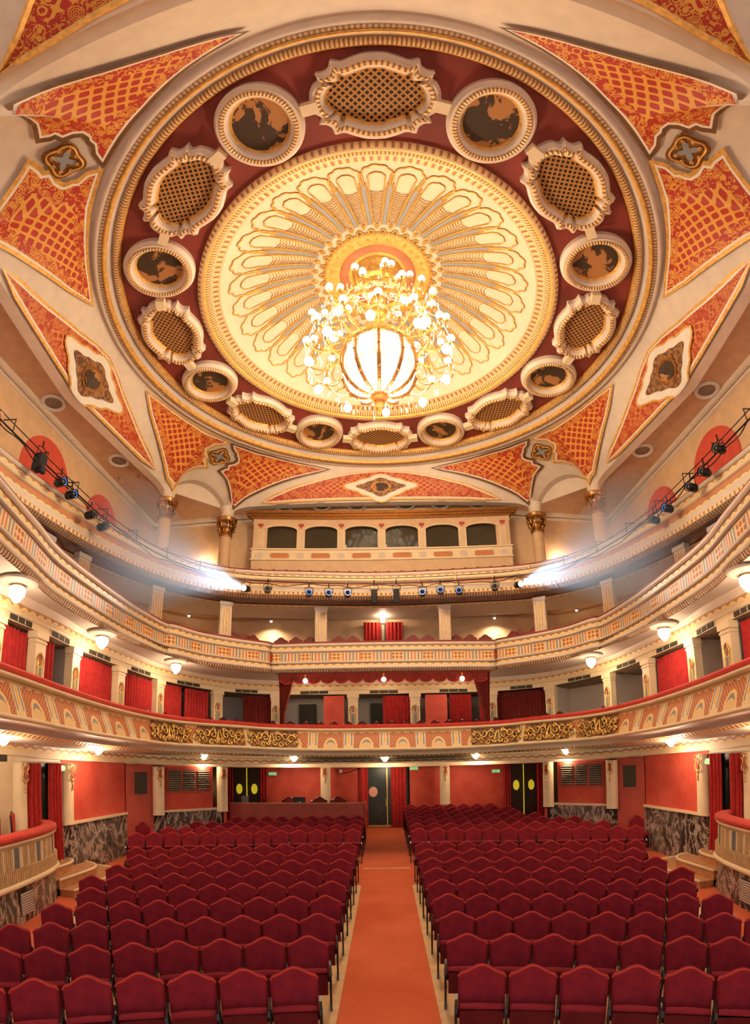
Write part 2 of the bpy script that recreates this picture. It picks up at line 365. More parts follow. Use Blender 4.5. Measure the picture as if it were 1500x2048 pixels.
# ceiling: gallery ceiling, vaulted surface and dome
Yc, Rc, zc = 10.3825, 7.65, 15.2
SEG = (((0, 8.1), (6.45, 8.0)), ((6.45, 8.0), (8.3, 6.0)), ((8.3, 6.0), (8.95, 0)))
SEGF = (((0, 8.9), (6.45, 8.0)),) + SEG[1:]
def plan(phi):
    front = cos(phi) < 0; s, c = abs(sin(phi)), abs(cos(phi)); best = None
    for k, (p, q) in enumerate(SEGF if front else SEG):
        dx, dy = q[0] - p[0], q[1] - p[1]; den = s * dy - c * dx
        if abs(den) < 1e-9: continue
        r = (p[0] * dy - p[1] * dx) / den; t = ((s * r - p[0]) * dx + (c * r - p[1]) * dy) / (dx * dx + dy * dy)
        if r > 0 and -1e-6 <= t <= 1 + 1e-6 and (best is None or r < best[0]): best = (r, k, min(1, max(0, t)))
    r, k, t = best
    if k == 0: za = 13.05 + (.95 if front else .58) * sqrt(max(0, 1 - max(0, 1 - (1 - t) * 6.45 / .9) ** 2))
    elif k == 2: za = 13.05 + .50 * sqrt(max(0, 1 - max(0, 1 - t * 6 / .9) ** 2))
    else: za = 13.05 + 1.4 * sqrt(max(0, 1 - (2 * t - 1) ** 2))
    return r, za, k, t
PN = {}
def S(phi, t, lift=0.0):
    r1, za, _, _ = plan(phi); r = Rc + (r1 - Rc) * t; z = zc - (zc - za) * t ** 1.5
    q = Vector((r * sin(phi), Yc + r * cos(phi), z))
    if lift: q -= Vector((sin(phi), cos(phi), 0)) * lift * min(1, t * 1.2) + Vector((0, 0, lift))
    return q
# angles that hit the corner points exactly
CA = sorted(set([round(a, 9) for k in range(4) for a0 in (atan2(6.45, 8.0), atan2(8.3, 6.0)) for a in (a0, pi - a0, pi + a0, 2 * pi - a0)] + [2 * pi * k / 320 for k in range(320)]))
mb = MB(); NA = len(CA); NT = 36
mb.grid(lambda u, v: S(CA[round(u * NA) % NA], v), NA, NT, cu=True)
# arch thickness: the intrados turned outwards, and a lip
def arch_out(u, v):
    a = CA[round(u * NA) % NA]; r, za, k, t = plan(a); q = S(a, 1); d = Vector((sin(a), cos(a), 0)); return q + d * .34 * v
mb.grid(arch_out, NA, 1, cu=True)
def arch_face(u, v):
    a = CA[round(u * NA) % NA]; q = S(a, 1) + Vector((sin(a), cos(a), 0)) * .34; return (q.x, q.y, q.z + (13.72 - q.z) * v)
mb.grid(arch_face, NA, 1, cu=True)
ceil = struct(mb, 'ceiling', [M['cream']], smooth=False)
for p_ in ceil.data.polygons: p_.use_smooth = True
def gal(a, v):
    r = plan(a)[0] + .30; s, c = sin(a), cos(a)
    k = min(10.42 / max(1e-6, abs(s)), (9.55 if c > 0 else 11.4) / max(1e-6, abs(c)))
    rr = r + (max(k, r) - r) * v; return (rr * s, Yc + rr * c, 13.7)
for nm, mt, front in (('gallery_ceiling', 'brown', False), ('stage_arch_soffit', 'cream', True)):
    mb = MB(); mb.add([gal(a, v) for a in CA + [CA[0]] for v in (0, 1)], [(2 * i, 2 * i + 2, 2 * i + 3, 2 * i + 1) for i in range(NA) if (cos(CA[i]) < -.62) == front]); so = mb.build(nm, M[mt], ceil)
# cove moulding between gallery ceiling and walls
mb = MB()
for z0, z1, o in ((13.42, 13.5, .10), (13.55, 13.7, .22)):
    mb.box(-10.4, -10.4 + o, 0, 19.4, z0, z1); mb.box(10.4 - o, 10.4, 0, 19.4, z0, z1); mb.box(-10.4, 10.4, 19.4 - o, 19.5, z0, z1)
struct(mb, 'trim_1', M['cream'])
# painted panels on the vault
def cdt(outline, step, to3, name, mat, parent, mirrors):
    pts = [Vector((p[0], p[1])) for p in outline]; n = len(pts)
    xs = [p.x for p in pts]; ys = [p.y for p in pts]
    def inside(q):
        c = False; j = n - 1
        for i in range(n):
            if (pts[i].y > q[1]) != (pts[j].y > q[1]) and q[0] < (pts[j].x - pts[i].x) * (q[1] - pts[i].y) / (pts[j].y - pts[i].y) + pts[i].x: c = not c
            j = i
        return c
    def dist(q):
        d = 1e9
        for i in range(n):
            a, b = pts[i - 1], pts[i]; ab = b - a; t = max(0, min(1, (Vector(q) - a).dot(ab) / max(1e-9, ab.length_squared))); d = min(d, (a + ab * t - Vector(q)).length)
        return d
    V = list(pts); x = min(xs) + step / 2
    while x < max(xs):
        y = min(ys) + step / 2
        while y < max(ys):
            if inside((x, y)) and dist((x, y)) > step * .35: V.append(Vector((x, y)))
            y += step
        x += step
    r = delaunay_2d_cdt(V, [(i, (i + 1) % n) for i in range(n)], [], 1, 1e-5)
    v2, f2 = r[0], r[2]; ed = [dist(q) for q in v2]; outs = []
    for mi, mp in enumerate(mirrors):
        mb = MB(); mb.add([to3(q.x, q.y, mp) for q in v2], f2, [[(v2[i].x, v2[i].y) for i in f] for f in f2])
        o = mb.build(name, mat, parent, smooth=True); at = o.data.attributes.new('edge', 'FLOAT', 'POINT')
        at.data.foreach_set('value', ed); outs.append(o)
    return outs
LS = 8.6; LT = 3.1
def to3(u, v, mp, lift=.075):
    a = u / LS; sx, sy = mp
    if sy < 0: a = pi - a
    return S(a * sx, max(0, min(1, v / LT)), lift)
def oline(l, sub=3, sharp=()):
    P = [(radians(a) * LS, t * LT) for a, t in l]; out = []; n = len(P)
    for i in range(n):
        a, b = P[i], P[(i + 1) % n]
        for k in range(sub): out.append((a[0] + (b[0] - a[0]) * k / sub, a[1] + (b[1] - a[1]) * k / sub))
    return out
def strip_on(out, w0, w1, name, mat, parent, mp, lift=.075):
    n = len(out); A = []; B = []; ar = sum(out[i - 1][0] * out[i][1] - out[i][0] * out[i - 1][1] for i in range(n)); sg = 1 if ar > 0 else -1
    for i in range(n):
        a, b, c = Vector(out[i - 1]), Vector(out[i]), Vector(out[(i + 1) % n]); t1 = (b - a).normalized(); t2 = (c - b).normalized()
        n1 = Vector((t1.y, -t1.x)) * sg; n2 = Vector((t2.y, -t2.x)) * sg; m_ = (n1 + n2); m_ = m_ / max(.45, m_.length_squared / 2) if m_.length > 1e-6 else n1
        m_ = m_ if m_.length < 1.8 else m_.normalized() * 1.8
        A.append(b + m_ * w0); B.append(b + m_ * w1)
    mb = MB(); vs = [to3(q.x, q.y, mp, lift) for q in A] + [to3(q.x, q.y, mp, lift) for q in B]
    mb.add(vs, [(i, (i + 1) % n, n + (i + 1) % n, n + i) for i in range(n)])
    return mb.build(name, mat, parent)
QUADS = ((1, 1), (-1, 1), (1, -1), (-1, -1))
P1 = [(74.5, .20), (70, .40), (65.5, .55), (60.5, .72), (56.4, .86), (54.6, .84), (52.2, .76), (50, .71), (48.6, .69), (49.2, .62), (49.9, .58), (49.6, .52), (50.7, .46), (51.3, .38), (51.0, .33), (50.5, .30), (50.3, .25), (48.6, .20), (47.8, .145), (52, .14), (56, .14), (65, .15), (71, .165)]
P2 = [(44.6, .145), (40, .135), (34.2, .14), (28, .18), (22, .22), (16.8, .26), (21, .37), (25.2, .47), (28.5, .56), (31.8, .66), (35.5, .79), (38.0, .88), (39.5, .80), (41.3, .71), (43.4, .67), (43.0, .62), (42.3, .58), (42.6, .52), (41.6, .46), (40.9, .38), (41.4, .31), (42.0, .29), (42.4, .24), (43.8, .20)]
for k, (ol, nm) in enumerate(((P1, 'painted_panel'), (P2, 'painted_panel'))):
    ol = oline(ol, 2)
    for o, mp in zip(cdt(ol, .09, to3, nm, M['trellis'], ceil, QUADS), QUADS):
        strip_on(ol, 0, .06, 'white_border', M['white'], o, mp); strip_on(ol, .06, .17, 'gold_border', M['darkbrown'] if k else M['goldpaint'], o, mp)
def to3b(u, v, mp, lift=.075):     # panels centred on the long sides (angle measured from 90 degrees) and on the back
    side, sg = mp
    a = u / LS
    if side: a = pi / 2 - a
    return S(a * sg if side else (a if sg > 0 else pi - a), max(0, min(1, v / LT)), lift)
BK = [(-31.5, .93), (-28, .82), (-24.8, .72), (-19, .59), (-13.8, .47), (-8, .36), (0, .28), (8, .36), (13.8, .47), (19, .59), (24.8, .72), (28, .82), (31.5, .93), (24, .91), (12, .90), (0, .90), (-12, .90), (-24, .91)]
SD = [(-28.5, .93), (-23, .84), (-19, .76), (-14, .64), (-10, .55), (-5, .42), (0, .34), (5, .42), (10, .55), (14, .64), (19, .76), (23, .84), (28.5, .93), (20, .93), (10, .93), (0, .93), (-10, .93), (-20, .93)]
TO3 = to3
for ol, mps in ((BK, ((0, 1),)), (SD, ((1, 1), (1, -1)))):
    ol = oline(ol, 2); to3 = to3b
    for o, mp in zip(cdt(ol, .09, to3b, 'painted_panel', M['trellis2'], ceil, mps), mps):
        strip_on(ol, 0, .06, 'white_border', M['white'], o, mp); strip_on(ol, .06, .15, 'gold_border', M['goldpaint'], o, mp)
        c0 = .62 if ol[0][0] < -4.6 else .64
        CT_ = .66 if mp[0] == 0 else .70
        def cart(s, k=1.0, ct=CT_):
            out = []
            for i in range(48):
                a = 2 * pi * i / 48; r = 1.0 + .16 * cos(4 * a) + .07 * cos(8 * a)
                out.append((s * r * cos(a) * k, ct * LT + s * .60 * r * sin(a)))
            return out
        W_ = 1.32 if mp[0] == 0 else 1.45
        for sc, mt, nm, lf in ((1.0, 'white', 'cartouche', .10), (.70, 'scrollground', 'cartouche_scrollwork', .12), (.34, 'bronze', 'roundel_frame', .14), (.26, 'painting', 'roundel_painting', .155)):
            pl = cart(W_ * sc) if sc > .4 else [(W_ * sc * cos(2 * pi * i / 32), CT_ * LT + W_ * sc * .9 * sin(2 * pi * i / 32)) for i in range(32)]
            r = delaunay_2d_cdt([Vector(p) for p in pl] + [Vector((0, CT_ * LT))], [(i, (i + 1) % len(pl)) for i in range(len(pl))], [], 1, 1e-5)
            mb = MB(); mb.add([to3b(q.x, q.y, mp, lf) for q in r[0]], r[2]); mb.build(nm, M[mt], o)
            if sc == 1.0: strip_on(pl, 0, .07, 'gold_border', M['goldpaint'], o, mp, .11)
to3 = TO3
# small shield ornaments at the four corners
for mp in QUADS:
    def shield(s):
        return [(radians(46.5) * LS + s * cos(2 * pi * i / 40) * (1 + .12 * cos(8 * pi * i / 40)), .44 * LT + 1.25 * s * sin(2 * pi * i / 40) * (1 + .14 * cos(8 * pi * i / 40))) for i in range(40)]
    def star(s):
        return [(radians(46.5) * LS + s * cos(2 * pi * i / 32) * (.68 + .32 * cos(8 * pi * i / 32)), .44 * LT + 1.25 * s * sin(2 * pi * i / 32) * (.68 + .32 * cos(8 * pi * i / 32))) for i in range(32)]
    par = None
    for fn, s, mt, nm, lf in ((shield, .42, 'bronze', 'corner_shield', .08), (star, .25, 'grey', 'shield_star', .10)):
        pl = fn(s); r = delaunay_2d_cdt([Vector(p) for p in pl] + [Vector((radians(46.5) * LS, .44 * LT))], [(i, (i + 1) % len(pl)) for i in range(len(pl))], [], 1, 1e-5)
        mb = MB(); mb.add([to3(q.x, q.y, mp, lf) for q in r[0]], r[2]); o = mb.build(nm, M[mt], par or ceil); par = par or o
    mb = MB(); pl = shield(.34); mb.tube([to3(q[0], q[1], mp, .11) for q in pl], .025, 5, True)
    for k in range(8):
        a = 2 * pi * k / 8; cx, cy = radians(46.5) * LS + .27 * cos(a), .44 * LT + .33 * sin(a)
        mb.tube([to3(cx + .055 * (1 - j / 12) * cos(j * .8 + a), cy + .055 * (1 - j / 12) * sin(j * .8 + a), mp, .12) for j in range(11)], .014, 4)
    mb.build('shield_scrollwork', M['goldpaint'], par)
# ring mouldings around the dome
RO, RM, RI, ZR = 7.084, 6.046, 5.016, 15.5
def ring(name, mat, prof, par=ceil, n=160): return MB().lathe(prof, n, (0, Yc, 0)).build(name, mat, par, smooth=True)
ring('outer_cornice', M['cream'], [(7.75, 15.18), (7.70, 15.08), (7.62, 15.06), (7.56, 15.12), (7.50, 15.10)])
ring('cornice_leaf_band', M['tongue'], [(7.58, 15.08), (7.50, 15.09), (7.46, 15.18)])
ring('cornice_gilt_fillet', M['goldpaint'], [(7.50, 15.12), (7.45, 15.06), (7.40, 15.12), (7.38, 15.2)])
ring('cornice_cove', M['soffit'], [(7.39, 15.18), (7.33, 15.34), (7.24, 15.40)])
ring('cornice_beading', M['bead'], [(7.28, 15.38), (7.24, 15.30), (7.16, 15.28), (7.12, 15.34), (7.11, 15.44)])
ring('cornice_inner_fillet', M['goldpaint'], [(7.125, 15.36), (7.09, 15.38), (7.07, 15.52)])
ring('red_band', M['redband'], [(7.12, ZR), (4.95, ZR)])
ring('inner_cornice', M['egg'], [(5.03, 15.52), (5.02, 15.40), (4.95, 15.34), (4.88, 15.34)])
ring('inner_gilt_fillet', M['goldpaint'], [(4.90, 15.35), (4.84, 15.36), (4.80, 15.44)])
ring('inner_beading', M['bead'], [(4.82, 15.42), (4.76, 15.42), (4.70, 15.48), (4.66, 15.56)])
ring('inner_leaf_band', M['egg'], [(4.67, 15.54), (4.55, 15.60), (4.44, 15.63)])
def zs(r): return 15.62 + 1.72 * (1 - (r / 4.55) ** 2) ** .8 if r < 4.55 else 15.62
ring('dome_saucer', plain('pale_cream_dome_paint', (.66, .55, .38), .6, var=.05).m, [(4.56 - 3.66 * k / 20, zs(4.56 - 3.66 * k / 20)) for k in range(21)], n=96)
# rosette at the crown
ring('crown_scroll_ring', M['goldpaint'], [(1.62, zs(1.62) - .01), (1.55, zs(1.55) - .10), (1.42, zs(1.4) - .07), (1.18, zs(1.18) - .09), (1.12, zs(1.12) - .02)], n=64)
ring('crown_red_ring', plain('rust_red_paint', (.46, .15, .05), .5).m, [(1.14, zs(1.14) - .04), (1.02, zs(1.0) - .10), (.86, zs(.86) - .06)], n=64)
ring('crown_cup', M['goldpaint'], [(.88, zs(.88) - .06), (.80, zs(.8) - .12), (.74, zs(.7) + .02), (.62, zs(.6) + .22), (.35, zs(.4) + .38), (.3, zs(.3) + .30), (.05, zs(.3) + .28)], n=48)
mb = MB()
for k in range(32):
    a = 2 * pi * k / 32
    for rr, q in ((1.38, .10), (1.62, .12), (1.86, .07)):
        aa = a + (.5 if rr > 1.5 and rr < 1.7 else 0) * 2 * pi / 32
        mb.tube([(((rr + q * cos(t * .8)) * sin(aa + q * .6 * sin(t * .8) / rr)), Yc + (rr + q * cos(t * .8)) * cos(aa + q * .6 * sin(t * .8) / rr), zs(rr) - .05) for t in range(8)], .028, 5, True)
        mb.ball((rr * sin(aa), Yc + rr * cos(aa), zs(rr) - .06), .035, 6, 4)
mb.build('crown_lacework', M['goldpaint'], ceil, smooth=True)
# thirty-two petals with scalloped ends, grey reeds between them
def dome_pt(r, a, lift=.03): return (r * sin(a), Yc + r * cos(a), zs(r) - lift)
NP = 32; dA = 2 * pi / NP
def petal(a):
    mb = MB()
    def outline(hw, r0, r1, bump):
        P = []
        for k in range(7): P.append((r0 + (r1 - r0) * k / 6, -hw * (r0 + (r1 - r0) * k / 6) / r1))
        for k in range(1, 24):
            t = pi * k / 24; rr = 1 + bump * abs(sin(t * 4.5)); P.append((r1 + hw * 1.15 * sin(t) * rr, -hw * cos(t) * rr))
        for k in range(6, -1, -1): P.append((r0 + (r1 - r0) * k / 6, hw * (r0 + (r1 - r0) * k / 6) / r1))
        return [dome_pt(r, a + w_ / r) for r, w_ in P]
    mb.tube(outline(.345, 3.42, 3.80, .14), .026, 5)
    mb.tube(outline(.205, 3.28, 3.68, .08), .018, 5)
    for s in (-1, 1): mb.tube([dome_pt(1.95 + 1.4 * k / 6, a + s * .30 * dA) for k in range(7)], .018, 5)
    for k in range(14):
        r = 2.0 + k * .088; w_ = .17 * r / 3.2; mb.tube([dome_pt(r + .05, a - w_ / r), dome_pt(r - .03, a), dome_pt(r + .05, a + w_ / r)], .014, 4)
    return mb
p0 = petal(0.0); MX = [Matrix.Translation((0, Yc, 0)) @ Matrix.Rotation(-dA * k, 4, 'Z') @ Matrix.Translation((0, -Yc, 0)) for k in range(NP)]
po = p0.build('petal_moulding', M['goldpaint'], ceil, smooth=True)
rb = MB(); rb.add([dome_pt(r, dA / 2 + s * .045 / r, .02) for r in (1.9, 2.4, 3.0, 3.6) for s in (-1, 1)], [(0, 1, 3, 2), (2, 3, 5, 4), (4, 5, 7, 6)])
rb.tube([dome_pt(1.9 + .27 * k, dA / 2 - .075 / (1.9 + .27 * k)) for k in range(7)], .016, 4, mi=1); rb.tube([dome_pt(1.9 + .27 * k, dA / 2 + .075 / (1.9 + .27 * k)) for k in range(7)], .016, 4, mi=1)
ro = rb.build('grey_reed', [M['grey'], M['goldpaint']], ceil)
for k in range(1, NP):
    for src in (po, ro):
        c_ = src.copy(); COL.objects.link(c_); c_.parent = ceil; c_.matrix_local = MX[k]
# medallions: eight grilles and eight painted roundels alternating round the band
def med_pt(k, x, y, z):      # x tangential, y radial outwards (towards the rim)
    a = k * pi / 8; r = RM + y; return ((r * sin(a) + x * cos(a)), Yc + (r * cos(a) - x * sin(a)), z)
CQ = [(1.0, 0), (.985, .13), (.93, .24), (.83, .30), (.91, .41), (.77, .415), (.69, .47), (.665, .61), (.53, .555), (.34, .63), (.16, .69), (0, .70)]
def _cart():
    q = CQ + [(-x, y) for x, y in reversed(CQ[:-1])]; q = q + [(x, -y) for x, y in reversed(q[1:-1])]; q = [Vector((x * 1.16, y * 1.16)) for x, y in q]; n = len(q)
    L = [0]
    for i in range(n): L.append(L[-1] + (q[(i + 1) % n] - q[i]).length)
    P = []; N = 132
    for k in range(N):
        l = L[-1] * k / N; i = max(j for j in range(n) if L[j] <= l); P.append(q[i].lerp(q[(i + 1) % n], (l - L[i]) / (L[i + 1] - L[i])))
    T = [(P[(k + 4) % N] - P[k - 4]).normalized() for k in range(N)]
    return P, [Vector((t.y, -t.x)) for t in T], N
CP_, CN_, NCART = _cart()
def cart_xy(a, s, o=0):
    k = round(a / (2 * pi) * NCART) % NCART; p = CP_[k] + CN_[k] * o; return p.x, p.y
def frame_sweep(mb, fn, prof, n, k):
    def g(u, v):
        a = 2 * pi * u; o, z = prof[round(v * (len(prof) - 1))]; x, y = fn(a, o); return med_pt(k, x, y, z)
    mb.grid(g, n, len(prof) - 1, cu=True, uv=lambda u, v: (u * 5.6, v))
for k in range(16):
    car = k % 2 == 0
    fn = (lambda a, o: cart_xy(a, 1.06, o)) if car else (lambda a, o: ((.80 + o) * cos(a), (.84 + o) * sin(a)))
    n = NCART if car else 48
    fr = MB(); frame_sweep(fr, fn, [(.10, ZR), (.11, 15.34), (.05, 15.25), (.05, 15.22), (-.01, 15.22)], n, k)
    fo = fr.build('grille_frame' if car else 'roundel_frame', M['cream'], ceil)
    b_ = MB(); frame_sweep(b_, fn, [(.0, 15.23), (-.03, 15.17), (-.09, 15.18), (-.11, 15.24)], n, k); b_.build('gilt_beading', M['bead'], fo)
    b_ = MB(); frame_sweep(b_, fn, [(-.10, 15.22), (-.16, 15.28), (-.20, 15.40)], n, k); b_.build('inner_slope', M['cream'], fo)
    b_ = MB(); frame_sweep(b_, fn, [(-.19, 15.36), (-.22, 15.40), (-.24, 15.44)], n, k); b_.build('gilt_fillet', M['goldpaint'], fo)
    N = n; ps = [tuple(CP_[i] * .86) for i in range(N)] if car else [fn(2 * pi * i / N, -.23) for i in range(N)]; b_ = MB()
    b_.add([med_pt(k, x, y, 15.435) for x, y in ps] + [med_pt(k, 0, 0, 15.43)], [(i, (i + 1) % N, N) for i in range(N)], [[ps[i], ps[(i + 1) % N], (0, 0)] for i in range(N)])
    b_.build('grille' if car else 'roundel_painting', M['grille'] if car else M['painting'], fo)
    kb = MB()       # the clasp joining this frame to the next
    a = (k + .53) * pi / 8; kk = k + (.535 if car else .465)
    kb.add([med_pt(kk, x, y, z) for z in (15.14, 15.34) for x, y in ((-.17, -.12), (.17, -.12), (.17, .12), (-.17, .12))], [(0, 1, 2, 3), (0, 4, 5, 1), (1, 5, 6, 2), (2, 6, 7, 3), (3, 7, 4, 0)])
    kb.build('clasp', M['creamy'], fo)

# the arch towards the stage: cream soffit with its own trellis panels
for s in (-1, 1):
    ol = [(-6.0, 1.98), (-5.5, 1.90), (-4.9, 1.80), (-4.1, 1.62), (-3.3, 1.46), (-2.5, 1.30), (-2.4, .7), (-3.4, .5), (-4.5, .5), (-4.95, 1.05), (-5.4, 1.5)]
    f_ = lambda u, v, mp: (u * -s, v, 13.66)
    o = cdt(ol, .09, f_, 'painted_panel', M['trellis'], so, (0,))[0]
    o2 = MB(); n = len(ol); c = Vector((sum(p[0] for p in ol) / n, sum(p[1] for p in ol) / n)); o2.tube([(p[0] * -s, p[1], 13.65) for p in ol], .06, 4, True); o2.build('gold_border', M['goldpaint'], o)
# ================================================================ BALCONIES
HA = [(0, 17.3, 4.21), (2, 17.3, 4.215), (4, 17.2, 4.27), (5, 16.4, 4.31), (6, 15.2, 4.32), (6.6, 13.8, 4.34), (6.8, 12, 4.38), (6.75, 10.5, 4.41), (6.6, 9, 4.44), (6.4, 7.5, 4.48), (6.2, 6.5, 4.48), (5.9, 5, 4.48)]
HB = [(0, 17.6, 7.4), (2, 17.6, 7.4), (4.1, 17.55, 7.4), (4.2, 17.35, 7.4), (5.2, 16.5, 7.4), (6.1, 15.5, 7.4), (6.6, 14.4, 7.4), (6.85, 14.15, 7.41), (7.0, 12.5, 7.43), (6.95, 10.7, 7.43), (6.75, 8.5, 7.43), (6.4, 7.2, 7.42), (6.15, 6.2, 7.42), (5.9, 5.2, 7.42)]
HC = [(0, 17.4, 10), (2.8, 17.1, 10), (5.5, 16.4, 10.01), (7.2, 14.6, 10.01), (8.1, 12.1, 10.01), (8.45, 10, 10), (8.6, 8, 10), (8.6, 5, 10)]
HW = [(0, 19.2, 5.68), (2.4, 19.2, 5.69), (4.6, 19.0, 5.72), (6.3, 17.9, 5.74), (7.4, 15.7, 5.77), (7.7, 13.5, 5.8), (7.7, 11, 5.82), (7.5, 9.5, 5.8), (7.4, 8, 5.78), (7.25, 6.5, 5.78), (7.1, 5, 5.78)]
HS = [(0, 18.5, 2.82), (2.4, 18.4, 2.84), (4.2, 17.5, 2.86), (5.7, 16.3, 2.89), (7.15, 14.75, 2.95), (7.75, 13.9, 3.0), (7.85, 11.5, 3.05), (7.85, 10, 3.08), (7.85, 8.5, 3.15), (7.85, 5, 3.2)]
HW2 = [(0, 19.6, 9), (6, 19.4, 9), (8.5, 17.6, 9), (9.8, 14, 9), (9.9, 6, 9)]
PBs = Path(mirror([(0, 17.55, 7.4), (2, 17.55, 7.4), (3.8, 17.4, 7.4)] + HB[4:6] + HB[8:]))
PA, PB, PC, PW, PS, PW2 = [Path(mirror(h)) for h in (HA, HB, HC, HW, HS, HW2)]
def sw(P, prof, name, mat, parent, smooth=True, **k): return P.sweep(prof, **k).build(name, mat, parent, smooth=smooth)
A = empty('balcony', (0, 17.3, 3.4), label='lower curved balcony with gilded scrollwork and painted arches along its parapet', cat='balcony'); A0 = A
def swb(P, prof, name, mat, parent, smooth=True, l0=None, l1=None):
    return P.sweep(prof, l0=l0, l1=l1).build(name, mat, parent, smooth=smooth, world=True)
swb(PA, [(-.16, .0), (-.17, .08), (-.10, .13), (.02, .13), (.07, .08), (.06, .0)], 'velvet_handrail', M['rail'], A)
swb(PA, [(.05, .0), (.08, -.03), (.06, -.07), (.0, -.10)], 'cream_moulding', M['creamy'], A)
swb(PA, [(-.02, -.10), (-.04, -.12), (.02, -.30), (.12, -.55), (.16, -.70)][::-1], 'painted_band', M['painted'], A)
swb(PA, [(.16, -.70), (.20, -.72), (.20, -.77), (.14, -.80)], 'lower_moulding', M['creamy'], A)
swb(PA, [(.14, -.80), (.02, -.82), (-.06, -.88), (-.08, -.95)], 'brown_cove', M['soffit'], A)
swb(PA, [(-.08, -.95), (-.12, -.97), (-.22, -1.02)], 'stencilled_fillet', M['egg'], A)
swb(PA, [(-.20, -1.00), (-.6, -1.06), (-1.6, -1.06)], 'soffit', M['soffit'], A)
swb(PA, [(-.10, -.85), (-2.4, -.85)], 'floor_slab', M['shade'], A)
swb(PA, [(-.15, .0), (-.15, -.85)], 'parapet_back', M['redwood'], A)
B = empty('balcony', (0, 17.6, 6.6), label='middle curved balcony with cream ribbed balustrade and gilt lace panels', cat='balcony')
swb(PB, [(-.14, -.02), (-.14, .03), (.02, .03), (.05, .0), (.03, -.04)], 'dark_red_handrail', M['redband'], B)
swb(PB, [(.03, -.04), (.09, -.06), (.09, -.12), (.03, -.15)], 'cream_moulding', M['cream'], B)
swb(PB, [(.03, -.30), (.02, -.22), (.02, -.14)], 'gilt_scallop_band', M['frieze2'], B)
swb(PB, [(.02, -.30), (.07, -.31), (.07, -.35), (.01, -.36)], 'grey_moulding', M['soffit'], B)
swb(PB, [(.0, -.72), (.0, -.36)], 'striped_balustrade', M['stripes'], B)
swb(PB, [(.0, -.72), (.08, -.73), (.08, -.78), (.03, -.79)], 'grey_fillet', M['soffit'], B)
swb(PB, [(.08, -.92), (.04, -.85), (.03, -.79)], 'lower_scallop_band', M['frieze2'], B)
swb(PB, [(.08, -.92), (.12, -.94), (.12, -1.0), (.05, -1.02)], 'cream_fillet', M['cream'], B)
swb(PB, [(.09, -1.02), (.05, -1.10), (-.02, -1.13)], 'leaf_moulding', M['tongue'], B)
swb(PBs, [(.02, -1.13), (-.9, -1.16), (-2.4, -1.16)], 'soffit', M['soffit'], B)
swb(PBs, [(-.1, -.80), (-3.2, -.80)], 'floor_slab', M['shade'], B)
swb(PB, [(-.13, .0), (-.13, -.8)], 'parapet_back', M['redwood'], B)
Cb = empty('balcony', (0, 17.4, 9.1), label='upper curved balcony with gilt scalloped mouldings behind the spotlights', cat='balcony')
swb(PC, [(-.14, -.02), (-.14, .03), (.02, .03), (.03, -.03)], 'dark_red_handrail', M['redband'], Cb)
swb(PC, [(.03, -.03), (.10, -.05), (.10, -.10), (.05, -.14)], 'cream_moulding', M['cream'], Cb)
swb(PC, [(.04, -.28), (.04, -.14)], 'gilt_scallop_band', M['frieze2'], Cb)
swb(PC, [(.04, -.28), (.09, -.30), (.09, -.36), (.03, -.38)], 'cream_fillet', M['creamy'], Cb)
swb(PC, [(.03, -.52), (.02, -.38)], 'orange_band', plain('burnt_orange_paint', (.55, .22, .09), .6).m, Cb)
swb(PC, [(.03, -.62), (.03, -.52)], 'gilt_scallop_band', M['frieze2'], Cb)
swb(PC, [(.03, -.62), (.09, -.64), (.07, -.80), (.10, -.82)], 'cream_fascia', M['cream'], Cb)
swb(PC, [(.12, -.96), (.12, -.82)], 'gilt_rosette_band', M['egg'], Cb)
swb(PC, [(.14, -.96), (.06, -1.04), (-.05, -1.07)], 'leaf_moulding', M['tongue'], Cb)
swb(PC, [(-.05, -1.07), (-.60, -1.09)], 'dark_soffit', plain('dark_mauve_paint', (.20, .12, .11), .7).m, Cb)
swb(PC, [(-.60, -1.12), (-.70, -1.16)], 'gilt_wave', M['frieze2'], Cb)
swb(PC, [(-.70, -1.14), (-1.1, -1.16), (-2.2, -1.18)], 'soffit', M['soffit'], Cb)
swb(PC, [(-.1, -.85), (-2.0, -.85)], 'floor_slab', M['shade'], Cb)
# raised gold scrollwork on the four ornate bays of the lower balcony
def scroll_bay(L):
    mb = MB(); rnd = random.Random(3)
    def curl(cx, cz, r, turns, sgn, rad):
        mb_pts = []
        for j in range(16):
            t = j / 15; a = sgn * t * turns * 2 * pi; rr = r * (1 - .82 * t)
            mb_pts.append((cx + rr * cos(a), cz + rr * sin(a)))
        return mb_pts
    items = []
    for s in (-1, 1):
        for cx, cz, r, tn, g in ((.28, -.36, .17, 1.4, 1), (.55, -.30, .15, 1.3, -1), (.82, -.40, .17, 1.5, 1), (.40, -.58, .11, 1.2, -1), (.68, -.56, .12, 1.2, 1), (.12, -.52, .13, 1.2, -1), (.95, -.26, .09, 1.1, -1), (.22, -.22, .08, 1.1, 1), (1.0, -.56, .09, 1.1, 1)):
            items.append([(s * x * L / 1.1, z) for x, z in curl(cx, cz, r, tn, g, .03)])
    items.append([(-.12 + .24 * k / 8, -.64 + .42 * sin(pi * k / 8)) for k in range(9)])
    return items
